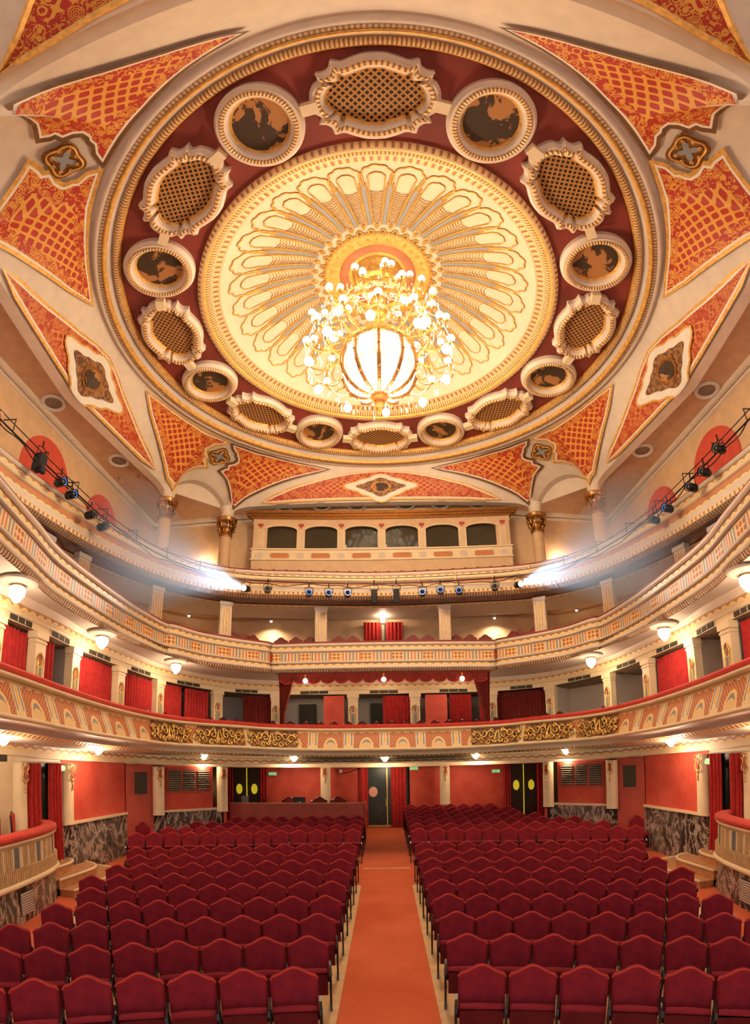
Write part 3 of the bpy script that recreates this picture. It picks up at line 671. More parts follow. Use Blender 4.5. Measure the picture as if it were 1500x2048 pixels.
for l0, half in ((PA.atx((-6.38, 14.1)), .98), (PA.atx((-5.5, 15.8)), .98), (PA.atx((-4.0, 17.1)), .98), (PA.atx((4.0, 17.1)), .98), (PA.atx((5.5, 15.8)), .98), (PA.atx((6.38, 14.1)), .98)):
    swb(PA, [(-.0, -.11), (-.02, -.14), (.04, -.30), (.14, -.55), (.175, -.69)][::-1], 'brown_scroll_ground', M['scrollground'], A, l0=l0 - 1.0, l1=l0 + 1.0)
    mb = MB()
    for it in scroll_bay(half):
        pts = []
        for x, z in it:
            off = .05 + .16 * max(0, (-z - .12)) / .58; p, n = PA.at(l0 + x, off, z); pts.append(p)
        mb.tube(pts, lambda t: .038 * (1 - .55 * t), 5)
    mb.build('gold_scrollwork', M['gold'], A, smooth=True, world=True)
# ---------------------------------------------------------------- entablatures (setting)
def rzn(n): return atan2(n.x, -n.y)
t2 = swb(PW, [(.06, .0), (.06, .14)], 'trim_2', M['creamy'], None, smooth=False); t2['kind'] = 'structure'
swb(PW, [(.06, .14), (.12, .16), (.12, .20)], 'cream_fillet', M['creamy'], t2)
swb(PW, [(.16, .36), (.12, .20)][::-1], 'gilt_scallop_band', M['frieze2'], t2)
swb(PW, [(.16, .36), (.24, .42), (.30, .52)], 'cove', M['cream'], t2)
swb(PW, [(.28, .51), (1.3, .53)], 'soffit_ring', M['soffit'], t2, l0=-6.6, l1=6.6)
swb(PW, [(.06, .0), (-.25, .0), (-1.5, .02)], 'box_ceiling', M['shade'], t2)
t3 = swb(PS, [(.05, .0), (.05, .12)], 'trim_3', M['creamy'], None, smooth=False); t3['kind'] = 'structure'
swb(PS, [(.05, .12), (.10, .30)], 'scallop_frieze', M['frieze'], t3)
swb(PS, [(.10, .30), (.16, .32), (.18, .40)], 'top_moulding', M['creamy'], t3)
swb(PS, [(.05, .0), (-.35, .0)], 'beam_underside', M['creamy'], t3)
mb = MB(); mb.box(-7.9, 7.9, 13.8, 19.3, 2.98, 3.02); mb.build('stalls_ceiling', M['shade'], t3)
# box walls behind the lower balcony
for P, o_, z0, z1, nm, mt in ((PW, -1.45, -2.3, .1, 'wall_back', 'soffit'),):
    w3 = swb(P, [(o_, z0), (o_, z1)], nm, M[mt], None); w3['kind'] = 'structure'
w4 = swb(PW2, [(0, -2.3), (0, .05)], 'wall_back', M['peach'], None); w4['kind'] = 'structure'
swb(PW2, [(.0, -.02), (.05, -.04), (.07, -.10), (.02, -.12)], 'dado_moulding', M['brown'], w4)
struct(MB().box(-10.4, 10.4, 19.4, 19.5, 9.0, 13.8), 'wall_back', M['peach'])
# ---------------------------------------------------------------- pilasters of the lower balcony boxes
def vent_grille(parent, l, P, off, dz, wd=1.0, name='vent_grille', hh=.055):
    p, n = P.at(l, off, dz); M_ = Matrix.Translation(p) @ Matrix.Rotation(rzn(n), 4, 'Z'); mb = MB(); mb.obox(M_, wd, .02, hh * 2)
    for k in range(1, 3): mb.obox(M_ @ Matrix.Translation((-wd / 2 + wd * k / 3, -.012, 0)), .02, .012, hh * 2, 1)
    return mb.build(name, [M['dark'], M['soffit']], parent, world=bool(parent))
pp = empty('pilaster', label='x', cat='pilaster', group='gilt edged pilasters between the lower balcony boxes')
mb = MB(); mb.box(-.19, .19, -.10, .12, -2.2, -.02); mb.box(-.23, .23, -.14, .12, -.16, 0); mb.box(-.21, .21, -.12, .12, -.25, -.20); mb.build('shaft', M['creamy'], pp)
mb = MB(); fr = [(-.085, -1.62), (-.11, -1.5), (-.075, -1.4), (-.075, -.75), (-.10, -.62), (-.05, -.50), (0, -.46), (.05, -.50), (.10, -.62), (.075, -.75), (.075, -1.4), (.11, -1.5), (.085, -1.62), (0, -1.70)]
mb.tube([(x, -.115, z) for x, z in fr], .018, 5, True); mb.tube([(x * 1.5, -.11, z * 1.03 + .02) for x, z in fr], .010, 4, True); mb.build('gold_frame', M['gold'], pp, smooth=True)
mb = MB(); mb.box(-.055, .055, -.112, -.10, -1.42, -.78); mb.build('grey_inset', M['grey'], pp)
mb = MB(); mb.prism([(0, -.76), (.05, -.66), (.03, -.62), (.045, -.56), (0, -.50), (-.045, -.56), (-.03, -.62), (-.05, -.66)], -.114, -.10); mb.build('red_finial', M['redwood'], pp)
PILW = [(1.4, 19.2), (4.3, 19.05), (6.2, 17.95), (7.45, 15.4), (7.7, 12.95), (7.62, 10.6), (7.47, 8.9), (7.35, 7.5)]
ORD = ['first', 'second', 'third', 'fourth', 'fifth', 'sixth', 'seventh', 'eighth', 'ninth', 'tenth', 'eleventh', 'twelfth', 'thirteenth', 'fourteenth', 'fifteenth', 'sixteenth', 'seventeenth', 'eighteenth', 'nineteenth', 'twentieth', 'twenty-first', 'twenty-second']
used = False; LP = {}
for s in (-1, 1):
    for k, (x, y) in enumerate(PILW):
        l = PW.atx((s * x, y)); LP[(s, k)] = l; p, n = PW.at(l, .0, 0)
        place(pp, used, p, rzn(n), '%s cream gilt-framed pilaster %s of centre in the lower balcony arcade' % (ORD[k], 'left' if s < 0 else 'right')); used = True
        # side partition behind each pilaster
        q, _ = PW.at(l, -1.45, 0); a, b = PW.at(l, -.12, 0)[0], q; d = (b - a).normalized(); t = Vector((-d.y, d.x, 0)) * .06; m2 = MB()
        m2.add([a - t + Vector((0, 0, -2.2)), a + t + Vector((0, 0, -2.2)), b + t + Vector((0, 0, -2.2)), b - t + Vector((0, 0, -2.2)), a - t, a + t, b + t, b - t], [(0, 1, 5, 4), (1, 2, 6, 5), (2, 3, 7, 6), (3, 0, 4, 7)])
        m2.build('box_partition', M['soffit'], w3)
for s in (-1, 1):
    ks = sorted(LP[(s, k)] * s for k in range(8))
    for a, b in zip(ks, ks[1:]): vent_grille(t2, s * (a + b) / 2, PW, .075, .075, min(1.1, .5 * (b - a)))
vent_grille(t2, 0, PW, .075, .075, 1.1)
# ---------------------------------------------------------------- curtains
def curtain(a, b, z0, z1, mat, name='curtain', parent=None, amp=.05, fold=.14, pinch=None, label=None, group=None, sway=0):
    a, b = Vector(a), Vector(b); d = b - a; L = d.length; d.normalize(); n = Vector((-d.y, d.x, 0)); nf = max(2, round(L / fold)); N = nf * 8; sd = hash((round(a.x * 10), round(b.y * 10))) % 7
    NV = 8
    def pt(t, v, o):
        A_ = amp * (.55 + .6 * (1 - v)); ph = 2 * pi * nf * t + .6 * sin(5 * t + sd)
        x = t * L
        if pinch:          # gathered towards one side below
            g = pinch[1] * min(1, (1 - v) * 1.3); x = x * (1 - g) + pinch[0] * L * g
        q = a + d * x + n * (A_ * sin(ph) + .02 * sin(3.1 * t * L + sd) + o + sway * (1 - v)); return (q.x, q.y, z0 + (z1 - z0) * v + (.015 * sin(ph) if v > .95 else 0))
    mb = MB()
    mb.grid(lambda u, v: pt(u * 2, v, .012) if u <= .5 else pt(2 - u * 2, v, -.012), 2 * N, NV, cu=True)
    o = mb.build(name, mat, parent, smooth=True, world=bool(parent), loc=None if parent else tuple((a + b) / 2 + Vector((0, 0, z0))))
    if label: tag(o, label, 'curtain', group)
    return o
def wcur(s, k, f0, f1, mat, label, off=-.14, g='curtains in the lower balcony boxes'):
    l0, l1 = (LP[(-1, 0)], LP[(1, 0)]) if k == -1 else (LP[(s, k)], LP[(s, k + 1)])
    a, b = PW.at(l0 + (l1 - l0) * f0, off)[0], PW.at(l0 + (l1 - l0) * f1, off)[0]
    z = (a.z + b.z) / 2; curtain(a, b, z - 2.2, z - .06, mat, label=label, group=g)
cu, mr = M['curtain'], M['maroon']
wcur(0, -1, .48, .96, cu, 'bright red curtain in the central balcony box beneath the canopy')
wcur(1, 0, .45, .74, cu, 'bright red curtain right of the red panel, right half of canopied box')
wcur(1, 0, .84, .985, cu, 'narrow red curtain beside the right canopy drape')
wcur(-1, 1, .08, .53, mr, 'dark red curtain on the right of the box left of canopy')
wcur(1, 1, .06, .86, mr, 'dark red curtain filling the box just right of canopy')
wcur(-1, 2, .55, .93, cu, 'red curtain, left one of the pair in third box left', )
wcur(-1, 2, .10, .50, cu, 'red curtain, right one of the pair in third box left')
wcur(-1, 3, .52, .93, cu, 'red curtain, left one of the pair in fourth box left')
wcur(-1, 3, .08, .50, cu, 'red curtain, right one of the pair in fourth box left')
wcur(-1, 4, .08, .92, cu, 'wide red curtain closing the fifth balcony box left')
wcur(-1, 5, .50, .92, cu, 'red curtain beside the empty half of sixth balcony box left')
wcur(-1, 6, .12, .80, cu, 'red curtain in the leftmost visible balcony box')
wcur(1, 4, .10, .92, cu, 'wide red curtain closing the fifth balcony box right')
wcur(1, 6, .2, .9, cu, 'red curtain in the rightmost visible balcony box')
# red doors standing in two centre boxes
for x0, x1, nm in ((-2.35, -1.55, 'red fabric panel left of the centre pilaster inside the balcony'), (1.6, 2.45, 'red fabric panel right of the centre pilaster inside the balcony')):
    struct_o = MB().box(x0, x1, 18.98, 19.04, 3.5, 5.6).build('wall_panel', M['redwall']); tag(struct_o, nm, 'panel')
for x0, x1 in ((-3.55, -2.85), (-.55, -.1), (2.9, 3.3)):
    MB().box(x0, x1, 20.3, 20.5, 3.4, 5.45).build('doorway_shade_panel', M['dark'], w3)  # near-black panels: the shade of the openings is put into their colour
for s, y0, y1 in ((-1, 10.8, 12.2), (1, 13.6, 14.4)): MB().box(min(s * 9.0, s * 9.12), max(s * 9.0, s * 9.12), y0, y1, 3.4, 5.4).build('doorway_shade_panel', M['dark'], w3)
# coat racks in two open boxes on the right
for k in (3,):
    l = (LP[(1, k)] + LP[(1, k + 1)]) / 2; p, n = PW.at(l, -1.40, -.55); r_ = empty('coat_rack', p, rzn(n), 'dark metal coat rail with hooks inside the open box on the right', 'coat rack')
    mb = MB(); mb.tube([(-.45, -.02, 0), (-.45, -.14, .02), (.45, -.14, .02), (.45, -.02, 0)], .018, 6); mb.build('rail', M['black'], r_)
    for x in (-.3, -.1, .1, .3): MB().tube([(x, -.14, .02), (x, -.16, -.06), (x, -.11, -.09), (x, -.09, -.05)], .012, 5).build('hook', M['black'], r_)
# ---------------------------------------------------------------- canopy over the royal box
cn = empty('canopy', (0, 17.6, 6.2), label='scalloped dark red velvet canopy with side drapes over the central box', cat='canopy')
mb = MB()
def val(u, v):
    x = -3.75 + 7.5 * u; sc = abs(sin(pi * u * 15)) ** .6; zb = 5.98 - .15 * sc; return (x, 17.36 - .03 * abs(sin(pi * u * 15)), 6.22 + (zb - 6.22) * v)
mb.grid(val, 190, 4); mb.grid(lambda u, v: (val(u, v)[0], 17.40, val(u, v)[2]), 190, 4); mb.build('valance', M['maroon'], cn, world=True)
mb = MB(); mb.tube([(val(u / 190, 1)[0], val(u / 190, 1)[1] - .005, val(u / 190, 1)[2]) for u in range(191)], .018, 4); mb.build('gold_fringe', M['rail'], cn, world=True)
mb = MB(); mb.box(-3.8, 3.8, 17.36, 18.3, 6.18, 6.22); mb.build('top_board', M['maroon'], cn, world=True)
for s in (-1, 1):
    curtain((s * 3.85, 17.5, 0), (s * 3.15, 17.32, 0), 4.35, 6.22, M['maroon'], 'side_drape', cn, amp=.07, fold=.12, pinch=(.18, .72))
# ---------------------------------------------------------------- fluted pilasters of the middle gallery
fp = empty('fluted_pilaster', label='x', cat='pilaster', group='fluted pilasters under the upper balcony')
mb = MB(); mb.box(-.22, .22, -.06, .14, -2.3, -.14); mb.box(-.25, .25, -.09, .14, -.14, 0); mb.build('shaft', M['soffit'], fp)
mb = MB()
for x in (-.15, -.05, .05, .15): mb.box(x - .018, x + .018, -.085, -.06, -2.2, -.22)
mb.build_each('gilt_flute', M['goldpaint'], fp)
PF = Path(mirror([(0, 17.95, 8.85), (2.8, 17.85, 8.85), (5.7, 16.8, 8.85), (7.5, 14.8, 8.85), (8.4, 12.2, 8.88), (8.75, 10, 8.9), (8.9, 8, 8.9), (8.9, 6, 8.9)])); used = False
for s in (-1, 1):
    for k, q in enumerate(((2.14, 17.9), (5.75, 16.78), (7.38, 14.95), (8.45, 11.85), (8.7, 10.22))):
        p, n = PF.at(PF.atx((s * q[0], q[1])), 0); place(fp, used, p, rzn(n), '%s fluted cream and gilt pilaster %s of the gallery door under the upper balcony' % (ORD[k], 'left' if s < 0 else 'right')); used = True
# gallery door with curtains and lamp
d1 = empty('door_1', (0, 19.5, 6.9), kind='structure'); MB().box(-.72, .72, 19.46, 19.56, 6.8, 8.6).build('door_leaf', M['dark'], d1, world=True); MB().box(-.05, .05, 19.42, 19.5, 6.9, 8.55).build('pale_gap', M['shade'], d1, world=True)
curtain((-.78, 19.3, 0), (-.08, 19.3, 0), 6.9, 8.62, M['curtain'], label='red curtain left of the small gallery doorway', group='gallery door curtains')
curtain((.12, 19.3, 0), (.80, 19.3, 0), 6.9, 8.62, M['curtain'], label='red curtain right of the small gallery doorway', group='gallery door curtains')
# ---------------------------------------------------------------- projection booth
bo = empty('projection_booth', (0, 18.6, 9.2), label='cream projection booth with six dark arched windows and medallion frieze', cat='booth')
YB = 18.6; WX = (-4.2, -2.52, -.84, .84, 2.52, 4.2)
class BM(MB):      # booth pieces: boxes cut into short lengths and bent to the concave front
    def box(s, x0, x1, y0, y1, z0, z1, mi=0):
        n = max(1, int((x1 - x0) / .4))
        for i in range(n): MB.box(s, x0 + (x1 - x0) * i / n, x0 + (x1 - x0) * (i + 1) / n, y0, y1, z0, z1, mi)
        return s
    def build(s, *a, **k):
        s.v = [(x, y + .5 * max(0, 1 - (x / 5.4) ** 2), z + (.14 if z > 9.3 else 0)) for x, y, z in s.v]; return MB.build(s, *a, **k)
mb = BM(); mb.box(-5.35, 5.35, YB, YB + .1, 9.2, 11.14); mb.box(-5.35, 5.35, YB, YB + .1, 12.76, 13.0)
for i in range(7): x = -5.04 + 1.68 * i; mb.box(x - .16 - (.12 if i in (0, 6) else 0), x + .16 + (.12 if i in (0, 6) else 0), YB, YB + .1, 11.6, 12.8)
for x in WX:
    n = 12; arc = [(x + .70 * cos(pi * k / n), 12.46 + .24 * sin(pi * k / n)) for k in range(n + 1)]
    mb.prism(arc + [(x - .70, 12.80), (x + .70, 12.80)], YB, YB + .1)
mb.build('front_wall', M['peach'], bo, world=True)
BM().box(-5.35, 5.35, YB - .02, YB + .1, 11.14, 11.62).build('medallion_band', M['creamy'], bo, world=True)
for z0, z1, o in ((11.10, 11.15, .06), (11.56, 11.62, .08), (11.42, 11.45, .03)): mb = BM(); mb.box(-5.4, 5.4, YB - o, YB, z0, z1); mb.build('string_course', M['creamy'], bo, world=True)
mb = BM(); rm = BM(); gm = BM()
for i in range(13):
    x = -5.04 + .84 * i
    if i % 2 == 0: n = 20; gm.prism([(x + .12 * cos(2 * pi * k / n), 11.30 + .12 * sin(2 * pi * k / n)) for k in range(n)], YB - .045, YB); mb.tube([(x + .135 * cos(2 * pi * k / n), YB - .04, 11.30 + .135 * sin(2 * pi * k / n)) for k in range(n)], .022, 5, True)
    else:
        P_ = [(x + (.28 if cos(t) > 0 else -.28) + .10 * cos(t), 11.30 + .11 * sin(t)) for t in [2 * pi * k / 24 for k in range(24)]]; rm.prism(P_, YB - .045, YB); mb.tube([(q[0] + (.02 if q[0] > x else -.02), YB - .04, 11.30 + (q[1] - 11.30) * 1.18) for q in P_], .02, 5, True)
gm.build_each('grey_medallion', M['soffit'], bo, world=True); rm.build_each('rust_plaque', plain('rust_paint', (.50, .17, .05), .55).m, bo, world=True); mb.build_each('medallion_frame', M['creamy'], bo, world=True)
for i in range(7):
    x = -5.04 + 1.68 * i; mb = BM()
    for dx in (-.09, -.03, .03, .09): mb.box(x + dx - .018, x + dx + .018, YB - .03, YB, 11.66, 12.52)
    mb.build('fluting', M['creamy'], bo, world=True)
    mb = BM(); mb.prism([(x - .10, 12.78), (x - .12, 12.70), (x - .03, 12.62), (x, 12.54), (x + .03, 12.62), (x + .12, 12.70), (x + .10, 12.78)], YB - .03, YB); mb.build('rust_finial', M['redwood'], bo, world=True)
for x in WX:
    mb = BM(); mb.tube([(x + .70, YB - .02, 11.62), (x + .70, YB - .02, 12.44)] + [(x + .70 * cos(pi * k / 12), YB - .02, 12.46 + .24 * sin(pi * k / 12)) for k in range(1, 12)] + [(x - .70, YB - .02, 12.44), (x - .70, YB - .02, 11.62)], .03, 5); mb.build('arch_moulding', M['creamy'], bo, world=True)
for x in WX: BM().box(x - .72, x + .72, YB + .12, YB + .14, 11.5, 12.8).build('window_pane', M['boothglass'], bo, world=True)
for k in (2, 3): x = WX[k]; mb = BM(); mb.box(x - .68, x + .66, YB + .06, YB + .1, 11.66, 11.72); mb.box(x - .68, x - .62, YB + .06, YB + .1, 11.72, 11.84); mb.build('inner_ledge', M['soffit'], bo, world=True)
mb = BM()
for z0, z1, o in ((13.0, 13.08, .10), (13.08, 13.16, .20), (13.16, 13.28, .30)): mb.box(-5.35 - o, 5.35 + o, YB - o, YB + .2, z0, z1)
mb.build('cornice', M['bronze'], bo, world=True)
# ---------------------------------------------------------------- columns
co = empty('column', label='x', cat='column', group='bronze capped columns under the vault')
MB().lathe([(.30, -4.0), (.30, -3.8), (.25, -3.7), (.24, -.80)], 24).build('shaft', M['peach'], co, smooth=True)
MB().lathe([(.25, -.84), (.29, -.80), (.25, -.76), (.24, -.72), (.26, -.4), (.33, -.2), (.38, -.17), (.42, -.14), (.42, -.06), (.44, -.04), (.44, 0), (.0, 0)], 28).build('capital', M['bronze'], co, smooth=True)
mb = MB()
for k in range(8):
    a = 2 * pi * k / 8
    for z0, r0, h, aa in ((-.70, .26, .28, a), (-.48, .27, .26, a + pi / 8)):
        mb.tube([((r0 + o) * sin(aa), (r0 + o) * cos(aa), z0 + z) for o, z in ((0, 0), (.02, h * .5), (.07, h * .9), (.12, h), (.13, h * .85))], .045, 5)
for k in range(4):
    a = 2 * pi * (k + .5) / 4; mb.tube([((.36 + .06 * cos(t)) * sin(a), (.36 + .06 * cos(t)) * cos(a), -.24 + .06 * sin(t)) for t in [j * .7 for j in range(9)]], .03, 5)
mb.build('acanthus_leaves', M['bronze'], co, smooth=True)
MB().lathe([(.30, 0), (.30, .06), (.26, .10), (.27, .3), (.33, .55)], 20).build('cream_impost', M['cream'], co, smooth=True)
used = False
for x, y, lb in ((-8.3, 16.38, 'outermost left'), (-6.45, 18.38, 'inner left'), (6.45, 18.38, 'inner right'), (8.3, 16.38, 'outermost right')):
    place(co, used, (x, y, 13.05), 0, '%s round column with bronze leafy capital carrying the vault' % lb); used = True
# vents of the gallery ceiling, red lunettes on the side walls
vn = empty('ceiling_vent', label='x', cat='vent', group='round ceiling vents around the vault')
MB().lathe([(.42, 0), (.40, -.05), (.34, -.07), (.30, -.03), (.27, .0)], 28).build('ring', M['soffit'], vn, smooth=True)
MB().lathe([(.29, -.005), (.2, -.02), (.08, -.05), (.001, -.06)], 24).build('louvre', plain('dark_brown_louvre', (.20, .13, .085), .8).m, vn, smooth=True)  # vent centre is coloured a darker brown than its ring
used = False
for x, y, lb in ((-1.03, 18.9, 'just left of centre above the booth'), (1.03, 18.9, 'just right of centre above the booth'), (-2.5, 18.8, 'above the second booth window'), (2.5, 18.8, 'above the fifth booth window'), (-4.1, 18.7, 'above the first booth window'), (4.1, 18.7, 'above the sixth booth window'), (-9.35, 14.15, 'left side, nearest the outer left column'), (9.3, 14.0, 'right side, nearest the outer right column'), (-9.85, 10.6, 'left side, further forward'), (9.8, 10.45, 'right side, further forward'), (-9.9, 7.1, 'cut by the left picture edge')):
    place(vn, used, (x, y, 13.69), 0, 'round white ceiling vent ' + lb); used = True
for s in (-1, 1):
    for y, r, lb in ((8.1, 1.2, 'nearest'), (11.6, 1.25, 'middle'), (15.2, 1.1, 'farthest')):
        mb = MB(); n = 32; mb.add([(s * (10.39 - d), y + r * cos(2 * pi * k / n), 11.75 + r * sin(2 * pi * k / n)) for d in (0, .04) for k in range(n)], [tuple(range(n, 2 * n))] + [(k, (k + 1) % n, n + (k + 1) % n, n + k) for k in range(n)])
        o = mb.build('wall_lunette', M['redwall'], None, label='%s round red wall lunette on the %s gallery wall' % (lb, 'left' if s < 0 else 'right'), cat='lunette')
# ================================================================ STALLS LEVEL WALLS
def wseg(p, q, z0, z1, mat, name, th=.1, parent=None, out=0.0):
    p, q = Vector((p[0], p[1], 0)), Vector((q[0], q[1], 0)); d = (q - p).normalized(); n = Vector((-d.y, d.x, 0))
    if n.dot(Vector((0, 8, 0)) - p) < 0: n = -n
    a, b = p + n * out, q + n * out; c, e = q - n * (th - out * 0), p - n * th; L = (q - p).length
    mb = MB(); vs = [(v.x, v.y, z) for z in (z0, z1) for v in (a, b, c, e)]
    mb.add(vs, [(0, 1, 5, 4), (1, 2, 6, 5), (2, 3, 7, 6), (3, 0, 4, 7), (4, 5, 6, 7)], [[(0, z0), (L, z0), (L, z1), (0, z1)]] + [[(0, 0)] * 4] * 4)
    o = mb.build(name, mat, parent, world=bool(parent))
    if not parent: o['kind'] = 'structure'
    return o
stp = empty('engaged_pilaster', label='x', cat='pilaster', group='cream stalls pilasters with gold drops')
mb = MB(); mb.lathe([(.20, -1.52), (.19, -1.45), (.19, 0)], 20, (0, .06, 0), 0, pi / 2, 3 * pi / 2); mb.build('shaft', M['creamy'], stp, smooth=True)
mb = MB()
for s in (-1, 1): mb.tube([(s * x, -.145, z) for x, z in ((.02, -.02), (.09, -.03), (.11, -.10), (.05, -.18), (.09, -.26), (.10, -.36), (.03, -.42), (.0, -.46))], .016, 5)
mb.tube([(.0, -.15, -.46), (.0, -.15, -.60)], .014, 5); mb.ball((0, -.15, -.62), .03, 8, 5)
mb.build('gold_drop', M['gold'], stp, smooth=True)
MB().prism([(0, -.06), (.045, -.14), (.025, -.19), (.05, -.30), (0, -.38), (-.05, -.30), (-.025, -.19), (-.045, -.14)], -.15, -.12).build('rust_diamond', M['redwood'], stp)
used = False
for s in (-1, 1):
    sd = 'left' if s < 0 else 'right'; wn = 'wall_' + sd
    X = lambda x: s * x
    wall = wseg((X(7.95), 3.0), (X(7.95), 9.0), 0, 3.4, M['creamy'], wn)
    wseg((X(7.95), 9.35), (X(7.95), 9.0), 0, 3.4, M['creamy'], 'door_jamb', parent=wall); wseg((X(7.95), 10.62), (X(7.95), 10.75), 0, 3.4, M['creamy'], 'door_jamb', parent=wall)
    wseg((X(7.95), 9.35), (X(7.95), 10.62), 3.02, 3.4, M['creamy'], 'door_head', parent=wall)
    w5 = wseg((X(7.95), 10.7), (X(7.95), 14.0), 1.50, 3.2, M['redwall'], wn)
    wseg((X(7.95), 10.75), (X(7.95), 14.0), 0, 1.46, M['marble'], 'marble_dado', parent=w5, out=.04)
    wseg((X(7.95), 10.75), (X(7.95), 14.0), 1.44, 1.51, M['creamy'], 'dado_rail', parent=w5, out=.09)
    # louvred corner door, diagonal window bay, door recess
    cdr = empty('door_%d' % (3 if s < 0 else 4), (X(7.6), 14.2, .3), kind='structure')
    wseg((X(7.92), 14.0), (X(7.28), 14.65), .0, 2.98, M['redwood'], 'door_leaf', parent=cdr)
    wseg((X(7.72), 14.2), (X(7.44), 14.48), 2.05, 2.72, M['dark'], 'louvre', parent=cdr, out=.03)
    mbp = wseg((X(7.05), 14.93), (X(5.83), 16.17), 1.50, 3.0, M['redwall'], 'wall_back')
    wseg((X(7.3), 14.65), (X(5.6), 16.4), 0, 1.46, M['marble'], 'marble_dado', parent=mbp, out=.02)
    wseg((X(7.3), 14.65), (X(5.6), 16.4), 1.44, 1.51, M['creamy'], 'dado_rail', parent=mbp, out=.06)
    a, b = Vector((X(7.05), 14.93, 0)), Vector((X(5.83), 16.17, 0))
    wn_ = empty('window_%d' % (1 if s < 0 else 2), ((a + b) / 2 + Vector((0, 0, 2.1))), kind='structure')
    P2_ = lambda t: tuple((a + (b - a) * t)[:2])
    wseg(P2_(.05), P2_(.95), 2.04, 2.86, M['redwood'], 'window_frame', parent=wn_, out=.03)
    for t0, t1 in ((.09, .33), (.38, .62), (.67, .91)):
        wseg(P2_(t0), P2_(t1), 2.12, 2.78, M['dark'], 'louvre_panel', parent=wn_, out=.045)
        mb = MB()
        for j in range(9):
            p, q = Vector(P2_(t0) + (0,)), Vector(P2_(t1) + (0,)); d = (q - p).normalized(); n = Vector((-d.y, d.x, 0)); n = n if n.dot(Vector((0, 8, 0)) - p) > 0 else -n
            mb.tube([p + n * .06 + Vector((0, 0, 2.16 + j * .072)), q + n * .06 + Vector((0, 0, 2.16 + j * .072))], .012, 4)
        mb.build('louvre_slats', M['shade'], wn_, world=True)
    rw = wseg((X(5.45), 16.5), (X(6.35), 19.2), 0, 3.0, M['redwall'], 'wall_back')
    # doors in the recess
    dr = empty('door_%d' % (5 if s < 0 else 6), (X(5.45), 19.15, .5), kind='structure')
    for x0, x1 in ((4.86, 5.44), (5.48, 6.06)):
        lf = MB().box(min(X(x0), X(x1)), max(X(x0), X(x1)), 19.12, 19.2, .45, 2.82).build('door_leaf', M['door'], dr, world=True)
        n = 20; cx = X((x0 + x1) / 2); mb = MB(); mb.prism([(cx + .125 * cos(2 * pi * k / n), 2.0 + .20 * sin(2 * pi * k / n)) for k in range(n)], 19.09, 19.13); mb.build('porthole', M['yellowglass'], lf, world=True)
    MB().box(X(5.46) - .02, X(5.46) + .02, 19.11, 19.2, .45, 2.82).build('lit_gap', M['yellowglass'], dr, world=True)
    for x0, x1, wd in ((4.62, 4.90, 'inner'), (5.98, 6.3, 'outer')):
        curtain((X(x0), 19.0, 0), (X(x1 if s < 0 or wd == 'outer' else x1), 19.0, 0), .5, 2.86, M['curtain'], label='red %s curtain of the recessed %s double doors' % (wd, sd), group='stalls door curtains', fold=.1)
    # side exit door with curtains, steps
    dd = empty('door_%d' % (7 if s < 0 else 8), (X(8.1), 10.0, .6), kind='structure'); MB().box(min(X(8.2), X(8.26)), max(X(8.2), X(8.26)), 9.3, 10.7, .55, 3.05).build('door_leaf', M['door'], dd, world=True)
    if s < 0:
        n = 20; mb = MB(); mb.add([(-8.18, 10.02 + .17 * cos(2 * pi * k / n), 2.1 + .28 * sin(2 * pi * k / n)) for k in range(n)], [tuple(range(n))]); mb.build('porthole', M['yellowglass'], dd, world=True)
    MB().tube([(X(7.93), 9.3, 3.0), (X(7.93), 10.7, 3.0)], .02, 6).build('curtain_rod', M['soffit'], dd, world=True)
    curtain((X(7.9), 9.38, 0), (X(7.9), 9.86, 0), .65, 2.97, M['curtain'], label='red curtain on the stage side of the %s exit doorway' % sd, group='side exit curtains')
    curtain((X(7.88), 10.12, 0), (X(7.88), 10.62, 0), .65, 2.97, M['curtain'], label='red curtain on the rear side of the %s exit doorway' % sd, group='side exit curtains')
    # pilasters
    for k, (x, y, ang, lb) in enumerate(((7.885, 9.14, 90, 'beside the stage box'), (7.885, 10.95, 90, 'between exit door and red wall'), (7.08, 14.62, 45, 'between corner door and louvred window'), (5.50, 16.26, 40, 'between louvred window and door recess'), (2.25, 18.55, 0, 'in front of the red back wall'))):
        place(stp, used, (X(x), y, 2.98 if y < 14 else 2.9), -s * radians(ang), 'cream pilaster with gold drop %s, %s side' % (lb, sd)); used = True
    mb = MB(); mb.box(min(X(7.93), X(7.97)), max(X(7.93), X(7.97)), 7.7, 8.75, 3.0, 3.14); mb.build('vent_grille', M['dark'], wall, world=True)
    # steps
    st = empty('stairs', (X(7.3), 10.8, 0), label='curved wooden steps with pale nosings up to the %s exit door' % sd, cat='stairs')
    for k, (y1, xo, z1) in enumerate(((12.2, 1.10, .20), (11.6, .72, .40), (10.9, .40, .60))):
        pts = []; n = 10; y0 = 9.5
        pts = [(X(7.9), y0), (X(7.9 - xo), y0)] + [(X(7.9 - xo * cos(pi / 2 * j / n)), (y1 - .8) + .8 * sin(pi / 2 * j / n)) for j in range(n + 1)]
        m2 = MB(); N = len(pts); m2.add([(x, y, z) for z in (0, z1) for x, y in pts], [tuple(range(N, 2 * N))] + [(i, (i + 1) % N, N + (i + 1) % N, N + i) for i in range(N)])
        so = m2.build('step', M['wood'], st, world=True)
        MB().tube([(x, y, z1) for x, y in pts[1:]], .035, 6).build('nosing', M['creamy'], so, smooth=True, world=True)
